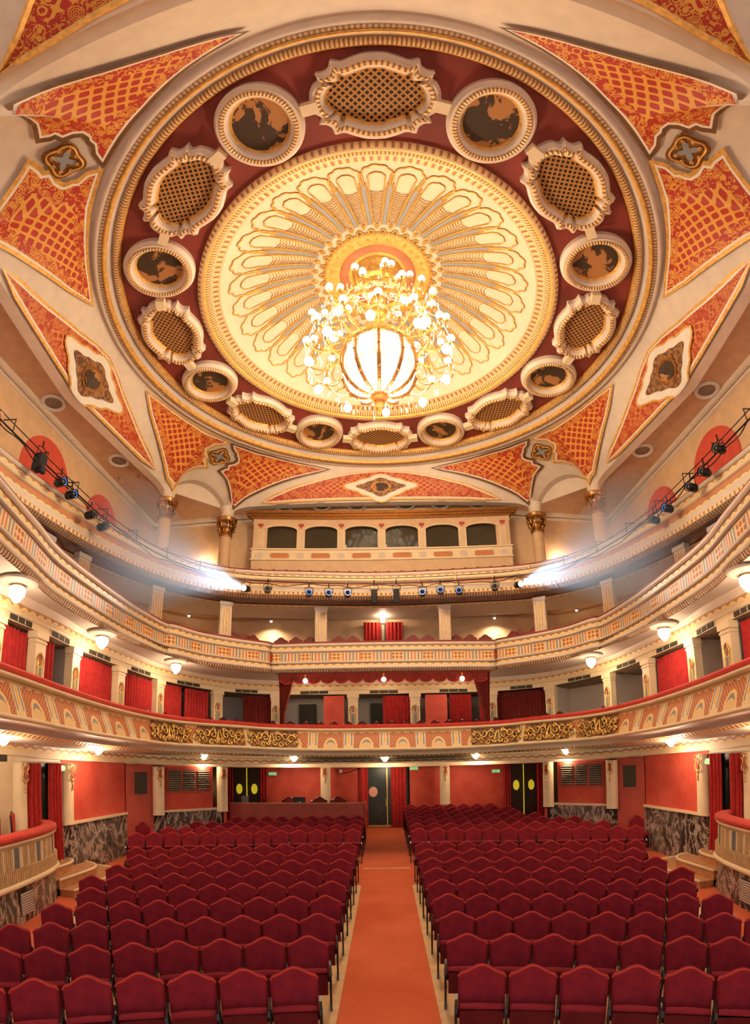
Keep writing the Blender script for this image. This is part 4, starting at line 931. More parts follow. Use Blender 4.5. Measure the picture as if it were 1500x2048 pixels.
# central back wall with its door
wb = struct(MB().box(-6.4, -.95, 19.2, 19.3, 0, 3.0), 'wall_back', M['redwall']); struct(MB().box(.95, 6.4, 19.2, 19.3, 0, 3.0), 'wall_back', M['redwall']); struct(MB().box(-.95, .95, 19.5, 19.6, 0, 3.0), 'wall_back', M['dark'])
d2 = empty('door_2', (0, 19.2, .5), kind='structure')
lf = MB().box(-.76, .05, 19.22, 19.28, .52, 2.80).build('door_leaf', M['door'], d2, world=True); lf2 = MB().box(.09, .9, 19.22, 19.28, .52, 2.80).build('door_leaf', M['door'], d2, world=True)
n = 24; mb = MB(); mb.prism([(-.47 + .17 * cos(2 * pi * k / n), 1.86 + .20 * sin(2 * pi * k / n)) for k in range(n)], 19.19, 19.23); mb.build('porthole', plain('pink_glass', (.75, .35, .22), .3).m, lf, world=True)  # porthole glass is simply coloured pink
MB().box(.05, .09, 19.20, 19.26, .52, 2.8).build('brass_edge', M['gold'], lf, world=True); MB().tube([(.02, 19.18, 1.3), (.02, 19.14, 1.33), (.02, 19.14, 1.55), (.02, 19.18, 1.58)], .015, 6).build('door_handle', M['gold'], lf, world=True)
MB().box(-.8, .2, 19.15, 19.2, .50, .56).build('brass_threshold', M['gold'], d2, world=True)
curtain((-1.0, 19.05, 0), (-.66, 19.05, 0), .5, 2.84, M['curtain'], label='gathered red curtain left of the centre aisle door', group='stalls door curtains')
curtain((.22, 19.05, 0), (.82, 19.05, 0), .5, 2.84, M['curtain'], label='wide red curtain right of the centre aisle door', group='stalls door curtains', amp=.06)
# exit signs
def sign(loc, rz, label):
    e = empty('exit_sign', loc, rz, label, 'sign', 'green exit signs'); MB().box(-.17, .17, 0, .05, -.07, .07).build('sign_case', M['signwhite'], e)
    mb = MB(); mb.box(-.14, .14, -.012, -.002, -.05, .03); o = mb.build('green_panel', M['green'], e); mb = MB(); mb.prism([(-.05, -.035), (.01, -.035), (.01, -.05), (.05, -.015), (.01, .015), (.01, .0), (-.05, .0)], -.018, -.012); mb.build('white_arrow', M['signwhite'], o)
sign((-4.42, 19.14, 2.60), 0, 'green exit sign on red wall right of the left double doors'); sign((1.12, 19.14, 2.76), 0, 'green exit sign on red wall just right of centre door'); sign((4.35, 19.14, 2.58), 0, 'green exit sign on red wall left of the right double doors')
sign((-7.86, 10.72, 2.86), pi / 2, 'green exit sign above the left side exit door'); sign((7.86, 10.72, 2.80), -pi / 2, 'green exit sign beside the right side exit curtains')
# small wall spotlight left of centre door
e = empty('wall_camera', (-1.72, 19.1, 2.62), 0, 'small pale security camera and cable on red wall left of centre door', 'camera'); MB().box(-.05, .05, -.06, .08, .0, .12).build('housing', M['signwhite'], e); MB().tube([(.0, -.02, -.0), (.1, -.06, -.06)], .03, 8).build('lens_tube', M['chrome'], e); MB().tube([(.06, .06, -.02), (.3, .08, .0), (.55, .08, .09), (.8, .08, .2)], .012, 5).build('cable', M['black'], e)
# ================================================================ STAGE BOXES
for s in (-1, 1):
    sd = 'left' if s < 0 else 'right'
    hb = [(7.92, 9.95), (7.6, 9.85), (7.25, 9.45), (6.98, 8.8), (6.80, 8.0), (6.66, 7.1), (6.58, 6.0), (6.55, 4.6)]
    PBX = Path([(s * x, y, 0) for x, y in hb], 5)
    for i, n_ in enumerate(PBX.n):
        if n_.x * s > 0: PBX.n[i] = -n_
    PBX.n[0] = Vector((0, 1, 0)); PBX.n[1] = Vector((-s * .1, 1, 0)).normalized(); PBX.n[2] = Vector((-s * .2, 1, 0)).normalized()
    bx = empty('stage_box', (s * 7.3, 7.5, 0), label='curved stage box at far %s with velvet rail, ribbed front and marble base' % sd, cat='theatre box')
    swb(PBX, [(.05, 0), (.02, .4), (.0, .70)], 'marble_base', M['marble'], bx)
    swb(PBX, [(.0, .68), (.10, .70), (.12, .74), (.10, .79), (.06, .80)], 'lower_moulding', M['creamy'], bx)
    swb(PBX, [(.05, .80), (.02, .95), (-.03, 1.05), (-.03, 1.42)], 'panel_ground', plain('rust_front_paint', (.45, .17, .06), .6).m, bx)
    swb(PBX, [(-.02, 1.40), (.0, 1.46), (.06, 1.49), (.07, 1.53), (-.02, 1.55)], 'upper_moulding', M['creamy'], bx)
    swb(PBX, [(.03, 1.53), (.09, 1.56), (.08, 1.64), (.0, 1.68), (-.18, 1.68), (-.24, 1.64), (-.24, 1.56)], 'velvet_rail', M['rail'], bx)
    swb(PBX, [(-.20, 1.6), (-.20, .8)], 'inner_lining', M['dark'], bx)
    mb = MB(); cr = MB(); gr = MB(); sk_ = MB(); L = PBX.mid; l = -L + .05; i = 0
    while l < L - .05:
        p, n = PBX.at(l, .0); M_ = Matrix.Translation(p) @ Matrix.Rotation(rzn(n), 4, 'Z')
        lw = Matrix.Translation(p + n * .045) @ Matrix.Rotation(rzn(n), 4, 'Z')
        sk_.obox(lw @ Matrix.Translation((0, 0, .92)), .024, .06, .25); 
        k = i % 14; t = cr if k in (0, 4, 9, 13) else gr if k in (1, 2, 3) else mb
        t.obox(M_ @ Matrix.Translation((0, .01, 1.23)), .022 if t is not cr else .05, .05, .38)
        l += .062; i += 1
    sk_.build('fluted_skirt', M['palegold'], bx, world=True); mb.build_each('gilt_slat', M['palegold'], bx, world=True); cr.build_each('cream_post', M['creamy'], bx, world=True); gr.build_each('grey_slat', M['grey'], bx, world=True)
    p, n = PBX.at(PBX.atx((s * 6.78, 7.75)), .035); M_ = Matrix.Translation(p) @ Matrix.Rotation(rzn(n), 4, 'Z'); mb = MB(); mb.obox(M_ @ Matrix.Translation((0, 0, .36)), .50, .02, .44, 1)
    for k in range(9): mb.obox(M_ @ Matrix.Translation((0, -.018, .17 + k * .047)), .46, .02, .026, 0)
    mb.build('air_vent', [M['soffit'], M['dark']], bx, world=True)
    mb = MB(); N = len(PBX.p); fs = [(PBX.p[i].x, PBX.p[i].y, .95) for i in range(N)] + [(s * 7.92, 4.6, .95)]; mb.add(fs, [tuple(range(N + 1))]); mb.build('box_floor', M['redwood'], bx, world=True)
# chairs in the boxes
def box_chair():
    e = empty('box_chair', label='x', cat='chair', group='upright chairs in the stage boxes')
    MB().box(-.22, .22, -.22, .22, .42, .50).build('seat', M['curtain'], e)
    mb = MB(); mb.prism([(-.2, .55), (.2, .55), (.2, .92), (.1, .98), (-.1, .98), (-.2, .92)], .18, .24); mb.build('backrest', M['curtain'], e)
    for sx in (-1, 1):
        MB().tube([(sx * .22, .21, 0), (sx * .22, .21, .5), (sx * .215, .24, .96), (sx * .12, .24, 1.01)], .018, 6).build('back_post', M['black'], e); MB().box(sx * .2 - .015, sx * .2 + .015, -.2, -.17, 0, .42).build('leg', M['black'], e)
    return e
bc = box_chair(); used = False
for x, y, rz, lb in ((-7.50, 8.75, 2.2, 'nearest the rail corner in the left stage box'), (-7.42, 8.10, 1.9, 'second in the left stage box'), (-7.32, 7.35, 1.4, 'third in the left stage box'), (7.35, 7.4, -1.3, 'behind the velvet rail of the right stage box')):
    place(bc, used, (x, y, .95), rz, 'red chair with dark frame, ' + lb); used = True
# ================================================================ SEATS
def seat_proto(group):
    e = empty('theatre_seat', label='x', cat='seat', group=group)
    W2 = .237
    def top(x): t = min(1, abs(x) / W2); return .893 + .084 * (.5 + .5 * cos(pi * min(1, t / .92))) - .035 * max(0, (t - .88) / .12) ** 2.0
    def surf(x, v, front):
        zt = top(x); z = .40 + (zt - .40) * v; tilt = .13 * (z - .40)
        bul = .018 * (1 - (x / W2) ** 2) * sin(pi * v) - .030 * (1 - min(1, ((1 - v) * 6))) ** 2 * 0
        ed = min(1, (W2 - abs(x)) / .03, (1 - v) / .06 + .0, 1); th = .035 * sqrt(max(0, 1 - (1 - max(0, ed)) ** 2))
        return (x, tilt - th + .022 * (1 - (x / W2) ** 2) * sin(pi * min(1, v * 1.05)) if front else tilt + th, z)
    NX, NZ = 24, 9; xs = [-W2 + 2 * W2 * (i / NX) for i in range(NX + 1)]; vs_ = [0, .15, .35, .55, .72, .84, .91, .955, .985, 1.0]
    mb = MB(); mb.grid(lambda u, v: surf(xs[round(u * NX)], vs_[round(v * NZ)], True), NX, NZ); mb.grid(lambda u, v: surf(xs[NX - round(u * NX)], vs_[round(v * NZ)], False), NX, NZ)
    mb.build('backrest', M['velvet'], e, smooth=True)
    mb = MB(); mb.tube([(x, top(x) * .13 - .052 - .028, top(x) - .012) for x in xs], .013, 5); mb.build('rim_highlight', M['rail'], e.children[0], smooth=True)  # brighter red strip paints the lit rim along the backrest top
    mb = MB()         # tipped-up cushion: padded top edge, dark underside
    mb.grid(lambda u, v: (-.215 + .43 * u, [-.07, -.075, -.105, -.145, -.165, -.165][round(v * 5)], [.585, .60, .615, .612, .595, .56][round(v * 5)] + .012 * sin(pi * u)), 8, 5); mb.build('seat_cushion', M['velvet'], e, smooth=True)
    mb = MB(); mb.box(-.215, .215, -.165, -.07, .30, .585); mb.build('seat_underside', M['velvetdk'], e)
    arm(e, -.25); return e
def arm(e, x):
    mb = MB(); mb.prism([(-.0, 0)], 0, 0) if False else None
    P = [(-.30, .60), (-.26, .645), (-.10, .655), (-.02, .68), (-.02, .64), (-.06, .60), (-.24, .575)]
    m2 = MB(); n = len(P); m2.add([(x + d, y, z) for d in (-.013, .013) for y, z in P], [tuple(range(n)), tuple(range(2 * n - 1, n - 1, -1))] + [(i, i + n, (i + 1) % n + n, (i + 1) % n) for i in range(n)])
    m2.build('armrest', M['black'], e)
    P = [(-.16, .58), (-.05, .60), (.02, .40), (.14, .05), (.24, .0), (-.02, .0), (.02, .10), (-.05, .34), (-.13, .40)]
    m2 = MB(); n = len(P); m2.add([(x + d, y, z) for d in (-.013, .013) for y, z in P], [tuple(range(n)), tuple(range(2 * n - 1, n - 1, -1))] + [(i, i + n, (i + 1) % n + n, (i + 1) % n) for i in range(n)])
    m2.build('standard', M['black'], e)
sp = seat_proto('crimson velvet seats of the stalls'); se = copy_tree(sp); arm(se, .25)
usedA = usedB = False
NW = ['first', 'second', 'third', 'fourth', 'fifth', 'sixth', 'seventh', 'eighth', 'ninth', 'tenth', 'eleventh', 'twelfth', 'thirteenth', 'fourteenth', 'fifteenth', 'sixteenth', 'seventeenth', 'eighteenth']
ROWS = [(4.75, .094, 9, 9), (5.66, .078, 9, 9), (6.53, .066, 10, 10), (7.41, .057, 9, 9), (8.29, .051, 9, 9), (9.16, .046, 10, 10), (10.04, .042, 10, 10), (10.92, .038, 10, 10), (11.80, .034, 11, 11), (13.72, .026, 13, 13),
        (14.58, .022, 12, 12), (15.42, .018, 11, 11), (16.22, .015, 9, 9), (17.0, .012, 0, 8), (17.75, .010, 0, 8), (18.45, .008, 0, 7)]
for r, (Y0, c, nl, nr) in enumerate(ROWS):
    for s, nn in ((-1, nl), (1, nr)):
        x = .93; 
        for i in range(nn):
            y = Y0 - c * x * x; sl = 2 * c * x; ang = atan2(sl, 1)
            last = (i == nn - 1)
            lab = 'red velvet seat %s of aisle, %s in from aisle, %s row from stage' % ('left' if s < 0 else 'right', NW[i], NW[r])
            loc = (s * x, y, fl(y)); rz = -s * ang
            if (last and s > 0) or (i == 0 and s < 0):
                place(se, usedB, loc, rz, lab); usedB = True
            else: place(sp, usedA, loc, rz, lab); usedA = True
            x += .499 / sqrt(1 + sl * sl)
# gallery seats showing above the parapets
def small_seat(name, mat, w_=.23, edge=None, h=.95):
    e = empty(name, label='x', cat='seat'); mb = MB(); n = 12
    prof = [(-w_, .4)] + [(-w_ + 2 * w_ * k / n, h - .14 + .14 * (.5 - .5 * cos(2 * pi * k / n))) for k in range(n + 1)] + [(w_, .4)]
    mb.prism(prof, -.04, .04); mb.build('backrest', mat, e)
    MB().box(-w_ + .02, w_ - .02, -.42, -.05, .38, .47).build('seat_cushion', mat, e)
    if edge: MB().tube([(x, 0, z + .01) for x, z in prof[1:-1]], .022, 5).build('frame_edge', edge, e)
    mb = MB(); mb.box(-w_, -w_ + .04, -.35, .04, 0, .42); mb.box(w_ - .04, w_, -.35, .04, 0, .42); mb.build_each('seat_support', M['black'], e); return e
def seat_line(proto, P, off, dz, ls, what, group):
    used = False; ls = sorted(ls, key=abs); cnt = {-1: 0, 1: 0}
    for l in ls:
        p, n = P.at(l, off, dz); s = -1 if l < 0 else 1; k = cnt[s]; cnt[s] += 1
        place(proto, used, p, rzn(n), '%s, %s one %s of centre' % (what, ORD[k] if k < 22 else 'outermost', 'left' if s < 0 else 'right'), group); used = True
gsA = small_seat('balcony_chair', M['maroon'], .25, M['black']); seat_line(gsA, PA, -.75, -.67, [(.30 + .52 * k) * s for k in range(12) for s in (-1, 1)] + [s * (7.6 + .6 * k) for k in range(4) for s in (-1, 1)], 'dark-edged red seat behind the lower balcony rail', 'box seats behind the lower balcony rail')
gsB = small_seat('gallery_chair', M['redband'], .26); seat_line(gsB, PB, -.85, -.50, [s * (1.15 + .55 * k) for k in range(9) if k != 2 for s in (-1, 1)], 'rounded red seat behind the middle balcony rail', 'seats behind the middle balcony rail')
gsC = small_seat('upper_gallery_chair', M['redband'], .22); seat_line(gsC, PC, -.80, -.57, [s * (.24 + .475 * k) for k in range(11) for s in (-1, 1)], 'low red seat back behind the upper balcony rail', 'seats behind the upper balcony rail')
# single seats by the corner doors
mb0 = small_seat('corner_chair', M['velvet'], .24)
for i, (x, y, lb) in enumerate(((-7.3, 13.9, 'left'), (7.45, 13.7, 'right'))): place(mb0, i, (x, y, fl(14) + .1), 0, 'single red seat standing against the marble by the %s corner door' % lb)
# floor coverings
mb = MB()
def strip_floor(xy, name, mat, lift, parent=None, label=None, cat=None):
    mb = MB(); m_ = len(xy) - 1
    mb.grid(lambda u, v: (lambda a, b, y: (a + (b - a) * u, y, fl(y) + lift))(xy[round(v * m_)][0], xy[round(v * m_)][1], xy[round(v * m_)][2]), 1, m_)
    return mb.build(name, mat, parent, label=label, cat=cat)
strip_floor([(-.60, .60, 2 + i * .5) for i in range(35)], 'aisle_carpet', M['carpet'], .012, label='orange red carpet runner along the central aisle', cat='carpet')
for s in (-1, 1): strip_floor([(s * .60, s * (3.4 + .35 * i if i < 9 else 5.9), 2.5 + i * .75) for i in range(13)], 'wooden_platform', M['oak'], .006, label='pale wooden flooring under the front seat rows %s of the aisle' % ('left' if s < 0 else 'right'), cat='flooring')
tag(MB().box(-.62, .62, 13.05, 13.09, fl(13) + .012, fl(13) + .03).build('threshold_strip', M['creamy']), 'thin pale metal strip across the aisle carpet', 'strip')
# sound desk
e = empty('sound_desk_screen', (-3.1, 17.0, .35), label='long red stained wooden screen in front of the sound desk, rear left', cat='partition')
MB().box(-5.5, -.72, 16.98, 17.03, .3, 1.60).build('panel', M['redwood'], e, world=True); MB().box(-5.52, -.70, 16.96, 17.06, 1.60, 1.63).build('top_rail', M['wood'], e, world=True); MB().box(-.74, -.70, 16.98, 18.2, .3, 1.6).build('side_panel', M['redwood'], e, world=True)
e = empty('desk', (-3.1, 17.5, .4), label='dark desk behind the red screen carrying the laptop', cat='desk'); MB().box(-5.2, -1.0, 17.1, 17.8, 1.42, 1.47).build('desk_top', M['dark'], e, world=True)
for x in (-5.1, -1.1): MB().box(x - .04, x + .04, 17.15, 17.75, .4, 1.42).build('leg', M['black'], e, world=True)
e = empty('laptop', (-3.02, 17.3, 1.47), label='open black laptop seen from behind on the sound desk', cat='laptop'); MB().box(-.2, .2, -.02, .25, 0, .02).build('keyboard_base', M['black'], e)
o = MB().box(-.21, .21, -.05, -.03, .02, .34).build('screen_lid', M['black'], e); MB().box(-.04, .04, -.056, -.05, .14, .18).build('pale_sticker', M['signwhite'], o)
e = empty('mixing_console', (-3.85, 17.35, 1.47), label='low dark mixing console with small blue light on desk', cat='console'); MB().box(-.4, .4, -.1, .2, 0, .10).build('case', M['black'], e); MB().box(-.36, -.14, -.11, -.10, .03, .08).build('blue_light', M['blue'], e)
e = empty('desk_lamp', (-4.5, 17.3, 1.47), label='thin gooseneck desk lamp left on the sound desk', cat='lamp'); MB().lathe([(.06, 0), (.05, .02), (.001, .02)], 12).build('base', M['black'], e); MB().tube([(0, 0, .02), (0, 0, .2), (.05, 0, .25), (.1, 0, .22)], .008, 5).build('gooseneck', M['black'], e)
e = empty('monitor', (-5.05, 17.5, 1.47), label='upright screen standing before the left recessed doors', cat='monitor'); MB().box(-.16, .10, -.02, .02, .02, .36).build('screen_back', M['blue'] if False else M['grey'], e); MB().box(-.08, .04, -.05, .05, 0, .02).build('foot', M['black'], e)
oc = small_seat('desk_chair', M['maroon'], .3, M['black'])
for i, (x, y, lb) in enumerate(((-3.55, 18.2, 'left of the laptop'), (-2.45, 18.2, 'right of the laptop'), (-1.75, 18.2, 'before the cream pilaster'))): place(oc, i, (x, y, .78), 0, 'dark red rounded chair behind the sound desk ' + lb)
for i, (x, y, w_, lb) in enumerate(((-3.3, 17.6, .3, 'left of the laptop'), (-1.25, 17.5, .45, 'at the right end of the desk'))):
    mb = MB(); mb.ball((0, 0, 0), w_ * .5, 14, 8, .38); o = mb.build('jacket', M['black'], smooth=True, loc=(x, y, 1.53)); tag(o, 'dark cloth bundle on the sound desk ' + lb, 'clothing')
tag(MB().box(-.3, .5, -.2, .2, 0, .06).build('dark_case', M['maroon'], loc=(1.35, 18.9, 1.42)), 'dark flat cover lying over the back row right of aisle', 'cover') if False else None
# ================================================================ LAMPS
def globe_lamp(disc):
    e = empty('ceiling_lamp', label='x', cat='lamp')
    if disc: MB().lathe([(.001, .0), (.38, .0), (.39, -.02), (.36, -.05), (.20, -.09), (.12, -.10)], 32).build('ceiling_rose', M['soffit'], e, smooth=True)
    MB().lathe([(.10, -.02 if not disc else -.08), (.12, -.07 if not disc else -.12), (.15, -.10 if not disc else -.13)], 20).build('fitting', M['gold'], e, smooth=True)
    z = -.12 if not disc else -.13
    MB().lathe([(.145, z), (.165, z - .06), (.15, z - .14), (.10, z - .22), (.05, z - .28), (.001, z - .30)], 20).build('glass_bowl', M['lampglass'], e, smooth=True)
    lamp('lamp_light', (0, 0, z - .48), P_LAMP, radius=.14, parent=e); return e
ga = globe_lamp(False); used = False
for s, (x, y) in [(s, q) for q in ((7.2, 11.3), (6.03, 15.85), (3.27, 17.62)) for s in (-1, 1)] + [(1, (0, 17.75)), (-1, (6.9, 7.5)), (1, (6.9, 7.5))]:
    z = PA.at(PA.atx((s * x, y)), 0, -1.06)[0].z
    sd = {7.2: 'beside the exit door', 6.03: 'before the louvred window', 3.27: 'between aisle and double doors', 0: '', 6.9: 'nearest the stage'}[x]
    place(ga, used, (s * x, y, z + .28), 0, ('lit glass bowl lamp above the centre aisle door' if x == 0 else 'lit glass bowl lamp under lower balcony, %s side, %s' % ('left' if s < 0 else 'right', sd)), 'bowl lamps under the lower balcony'); used = True
gb = globe_lamp(True); used = False
for s, (x, y, lb) in [(s, q) for q in ((6.6, 7.2, 'nearest stage'), (7.05, 11.0, 'second from stage'), (6.6, 14.7, 'third from stage')) for s in (-1, 1)]:
    place(gb, used, (s * x, y, 6.26), 0, 'lit bowl lamp with round ceiling plate, %s side, %s' % ('left' if s < 0 else 'right', lb), 'disc lamps under the middle balcony'); used = True
cl = empty('canopy_lamp', label='x', cat='lamp'); MB().ball((0, 0, 0), .09, 12, 8).build('glass_globe', M['lampglass'], cl, smooth=True); MB().tube([(0, 0, .08), (0, 0, .22)], .02, 6).build('stem', M['gold'], cl); lamp('lamp_light', (0, .55, -.12), P_LAMP * .55, radius=.08, parent=cl); used = False
for x, lb in ((-2.8, 'left'), (0, 'middle'), (2.8, 'right')): place(cl, used, (x, 17.28, 5.93), 0, 'small lit globe under the %s of the red canopy valance' % lb, 'canopy lamps'); used = True
dl = empty('gallery_spotlight', label='x', cat='lamp'); MB().lathe([(.001, .05), (.07, .05), (.08, 0), (.05, -.02)], 12).build('housing', M['soffit'], dl, smooth=True); MB().ball((0, 0, -.02), .05, 10, 6).build('lit_bulb', M['bulb'], dl, smooth=True)
lamp('lamp_light', (0, -.05, -.12), P_SPOT * 15, radius=.05, parent=dl, kind='SPOT', spot_size=radians(150), spot_blend=1.0); used = False
for s in (-1, 1):
    for x, y, lb in ((4.55, 19.2, 'nearest the small door'), (7.6, 17.9, 'second from the small door'), (9.2, 15.0, 'third from the small door'), (9.5, 12.1, 'added farthest round the side')):  # farthest pair is added to brighten the gallery walls
        place(dl, used, (s * x, y, 8.78 if x < 8 else 8.8), 0, 'small lit downlight in the middle gallery, %s side, %s' % ('left' if s < 0 else 'right', lb), 'gallery downlights'); used = True
e = empty('wall_lamp', (0, 19.35, 8.78), label='bright white lamp over the small gallery door', cat='lamp'); MB().box(-.09, .09, -.08, .08, -.14, .14).build('lit_glass', M['lampglass'], e); MB().lathe([(.16, .14), (.12, .18), (.001, .2)], 16).build('cap', M['soffit'], e); lamp('lamp_light', (0, 19.05, 8.75), P_LAMP * .6, radius=.08, parent=e)
MB().box(-.32, -.0, -.02, .02, -.34, -.24).build('dim', M['signwhite'], e) if False else None
# hidden cornice lights of the top gallery: shaded uplighters standing behind the columns
ul = empty('uplighter', label='x', cat='lamp'); MB().lathe([(.001, -.25), (.10, -.25), (.15, 0), (.13, 0), (.08, -.2)], 14).build('shade', M['bronze'], ul); MB().tube([(0, .08, -.2), (0, .30, -.22)], .03, 6).build('wall_bracket', M['bronze'], ul); lamp('lamp_light', (0, 0, .06), 55, radius=.1, parent=ul); used = False
for s in (-1, 1):
    for x, y, lb in ((7.6, 19.1, 'between the two columns'), (10.1, 13.3, 'against the side wall'), (10.1, 8.4, 'on the side wall, nearer the stage')):
        place(ul, used, (s * x, y, 11.5 if x < 8 else 10.6), 0 if x < 8 else -s * pi / 2, 'bronze uplighter of the top gallery, %s side, %s' % ('left' if s < 0 else 'right', lb), 'top gallery uplighters'); used = True
# ================================================================ CHANDELIER
ch = empty('chandelier', (0, Yc, 11.5), label='great gilded crystal chandelier with lit globes hanging from the dome centre', cat='chandelier')
def CW(mb, name, mat, parent=ch, **k): return mb.build(name, mat, parent, smooth=True, world=True, **k)
mb = MB(); mb.tube([(0, Yc, 17.6), (0, Yc, 13.9)], .05, 10)
for z, r in ((17.2, .12), (16.9, .2), (16.5, .14), (16.0, .22), (15.4, .3), (14.9, .2), (14.3, .34)): mb.ball((0, Yc, z), r, 16, 8)
CW(mb, 'stem', M['gold'])
CW(MB().lathe([(.34, 17.05), (.5, 16.95), (.55, 16.86), (.45, 16.80), (.30, 16.82)], 32, (0, Yc, 0)), 'top_crown', M['gold'])
def hoop(r, z, h, name='gilt_hoop'): 
    mb = MB(); mb.lathe([(r, z), (r + .04, z + .02), (r + .05, z + h * .5), (r + .04, z + h), (r, z + h), (r - .02, z + h * .5), (r, z)], 64, (0, Yc, 0))
    n = 40
    for k in range(n): a = 2 * pi * k / n; mb.ball(((r + .06) * sin(a), Yc + (r + .06) * cos(a), z + h * .5), .022, 6, 4)
    return CW(mb, name, M['gold'])
for r, z, h in ((.62, 16.25, .10), (1.10, 15.45, .12), (1.45, 14.55, .14), (.92, 13.72, .16)): hoop(r, z, h)
# scroll arms, globes and crystals
arm_p = None; gl_p = None; cry_p = None
def arm_mesh(r0, r1, dz, th=.022):
    mb = MB(); P = [(0, r0 + (r1 - r0) * t, dz * t - .22 * sin(pi * t) + .05 * sin(2 * pi * t)) for t in [k / 12 for k in range(13)]]; mb.tube(P, th, 6)
    c = (r0 + r1) / 2; mb.tube([(0, c + .12 * (1 - j / 14) * cos(j * .6), -.12 + dz / 2 + .12 * (1 - j / 14) * sin(j * .6)) for j in range(12)], .014, 5)
    mb.lathe([(.012, dz - .02), (.055, dz + .0), (.06, dz + .03), (.03, dz + .05)], 10, (0, r1, 0)); return mb
def put(mb, name, mat, base_z, n, a0=0.0, smooth=True):
    me_o = mb.build(name, mat, ch, smooth=smooth); out = []
    for k in range(n):
        o = me_o if k == 0 else me_o.copy()
        if k: COL.objects.link(o); o.parent = ch
        o.location = (0, 0, base_z - 11.5); o.rotation_euler.z = -(a0 + 2 * pi * k / n); out.append(o)
    return out
def globe_mesh(r, R, dz, sz=1.15): return MB().ball((0, R, dz), r, 12, 8, sz)
TI = [(.80, 1.95, 13.75, .0, 14, .105), (1.1, 1.88, 14.45, .25, 12, .10), (1.0, 1.55, 15.3, .25, 10, .10), (.55, 1.10, 16.0, .3, 8, .10), (.3, .62, 16.55, .22, 6, .095)]
for i, (r0, r1, z, dz, n, gr) in enumerate(TI):
    put(arm_mesh(r0, r1, dz), 'scroll_arm', M['gold'], z, n, i * .2)
    put(globe_mesh(gr, r1, dz + .16), 'lamp_globe', M['lampglass'], z, n, i * .2)
put(globe_mesh(.15, 1.28, 0, 1.0), 'large_globe', M['lampglass'], 14.75, 8, .2)
put(globe_mesh(.12, 1.85, -.30, 1.2), 'hanging_globe', M['lampglass'], 13.45, 10, .1)
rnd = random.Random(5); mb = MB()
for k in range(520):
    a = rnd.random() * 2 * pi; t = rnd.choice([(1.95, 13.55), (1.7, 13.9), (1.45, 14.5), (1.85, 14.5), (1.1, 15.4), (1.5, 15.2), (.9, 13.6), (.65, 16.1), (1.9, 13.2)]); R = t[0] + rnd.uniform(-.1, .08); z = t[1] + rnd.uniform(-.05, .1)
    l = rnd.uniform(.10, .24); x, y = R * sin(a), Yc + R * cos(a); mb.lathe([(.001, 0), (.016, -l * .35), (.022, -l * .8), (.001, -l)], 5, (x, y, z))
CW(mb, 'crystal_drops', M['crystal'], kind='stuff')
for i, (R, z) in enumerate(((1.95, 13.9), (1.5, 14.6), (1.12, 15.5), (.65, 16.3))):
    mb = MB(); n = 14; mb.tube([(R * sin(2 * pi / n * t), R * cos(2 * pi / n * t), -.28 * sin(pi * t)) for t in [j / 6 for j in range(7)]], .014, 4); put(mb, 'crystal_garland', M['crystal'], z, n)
bowl = [(.90, 13.72), (.98, 13.4), (1.0, 13.1), (.93, 12.8), (.78, 12.5), (.55, 12.28), (.30, 12.17), (.06, 12.15)]
def bowl_r(z): 
    for (r0, z0), (r1, z1) in zip(bowl, bowl[1:]):
        if z1 <= z <= z0: return r0 + (r1 - r0) * (z - z0) / (z1 - z0)
    return .1
CW(MB().lathe([(r - .03, z) for r, z in bowl], 48, (0, Yc, 0), su=.22), 'crystal_bowl', M['crystalnet'])
mb = MB(); mb.tube([(0, r + .015, z) for r, z in bowl], .05, 6, ry=.04)
for r, z in bowl: mb.ball((0, r + .03, z), .045, 8, 5)
put(mb, 'bowl_rib', M['bronze'], 0.0, 10, .0)
for o in ch.children:
    if o.name.startswith('bowl_rib'): o.location = (0, 0, -11.5)
CW(MB().lathe([(.16, 12.22), (.24, 12.14), (.18, 12.04), (.10, 11.96), (.14, 11.90), (.06, 11.82), (.03, 11.7), (.05, 11.64), (.001, 11.52)], 20, (0, Yc, 0)), 'bottom_finial', M['bronze'])
lamp('chandelier_light', (0, Yc, 15.9), P_CHAND * .07, radius=.9, parent=ch); lamp('chandelier_light', (0, Yc, 11.3), P_CHAND * .72, radius=.8, parent=ch)
for k in range(4): a = pi / 4 + pi / 2 * k; lamp('chandelier_light', (2.1 * sin(a), Yc + 2.1 * cos(a), 14.2), P_CHAND * .07, radius=.35, parent=ch)
# ================================================================ SPOTLIGHTS ON THE UPPER BALCONY
PR = Path(mirror([(0, 17.0, 9.42), (2.8, 16.7, 9.42), (5.2, 16.0, 9.44), (6.8, 14.4, 9.55), (7.7, 12.1, 9.78), (8.05, 10, 10.05), (8.2, 8, 10.25), (8.2, 6, 10.35)]))
rl = empty('lighting_rail', (0, 17, 9.4), label='thin dark lighting pipe with brackets along the upper balcony front', cat='rail')
MB().tube([PR.at(-PR.mid + PR.mid * 2 * k / 120)[0] for k in range(121)], .022, 6).build('pipe', M['black'], rl, smooth=True, world=True); MB().tube([PR.at(-PR.mid + PR.mid * 2 * k / 120, 0, .20)[0] for k in range(121)], .014, 5).build('upper_pipe', M['black'], rl, smooth=True, world=True)
for k in range(-12, 13):
    l = k * 1.32; 
    if abs(l) < PR.mid - .3: p, n = PR.at(l); MB().tube([p, p + Vector((0, 0, .35)), p - n * .42 + Vector((0, 0, .45))], .018, 5).build('bracket', M['creamy'] if abs(k) < 5 else M['black'], rl, world=True)
mb = MB()
for k in range(-60, 60): pass
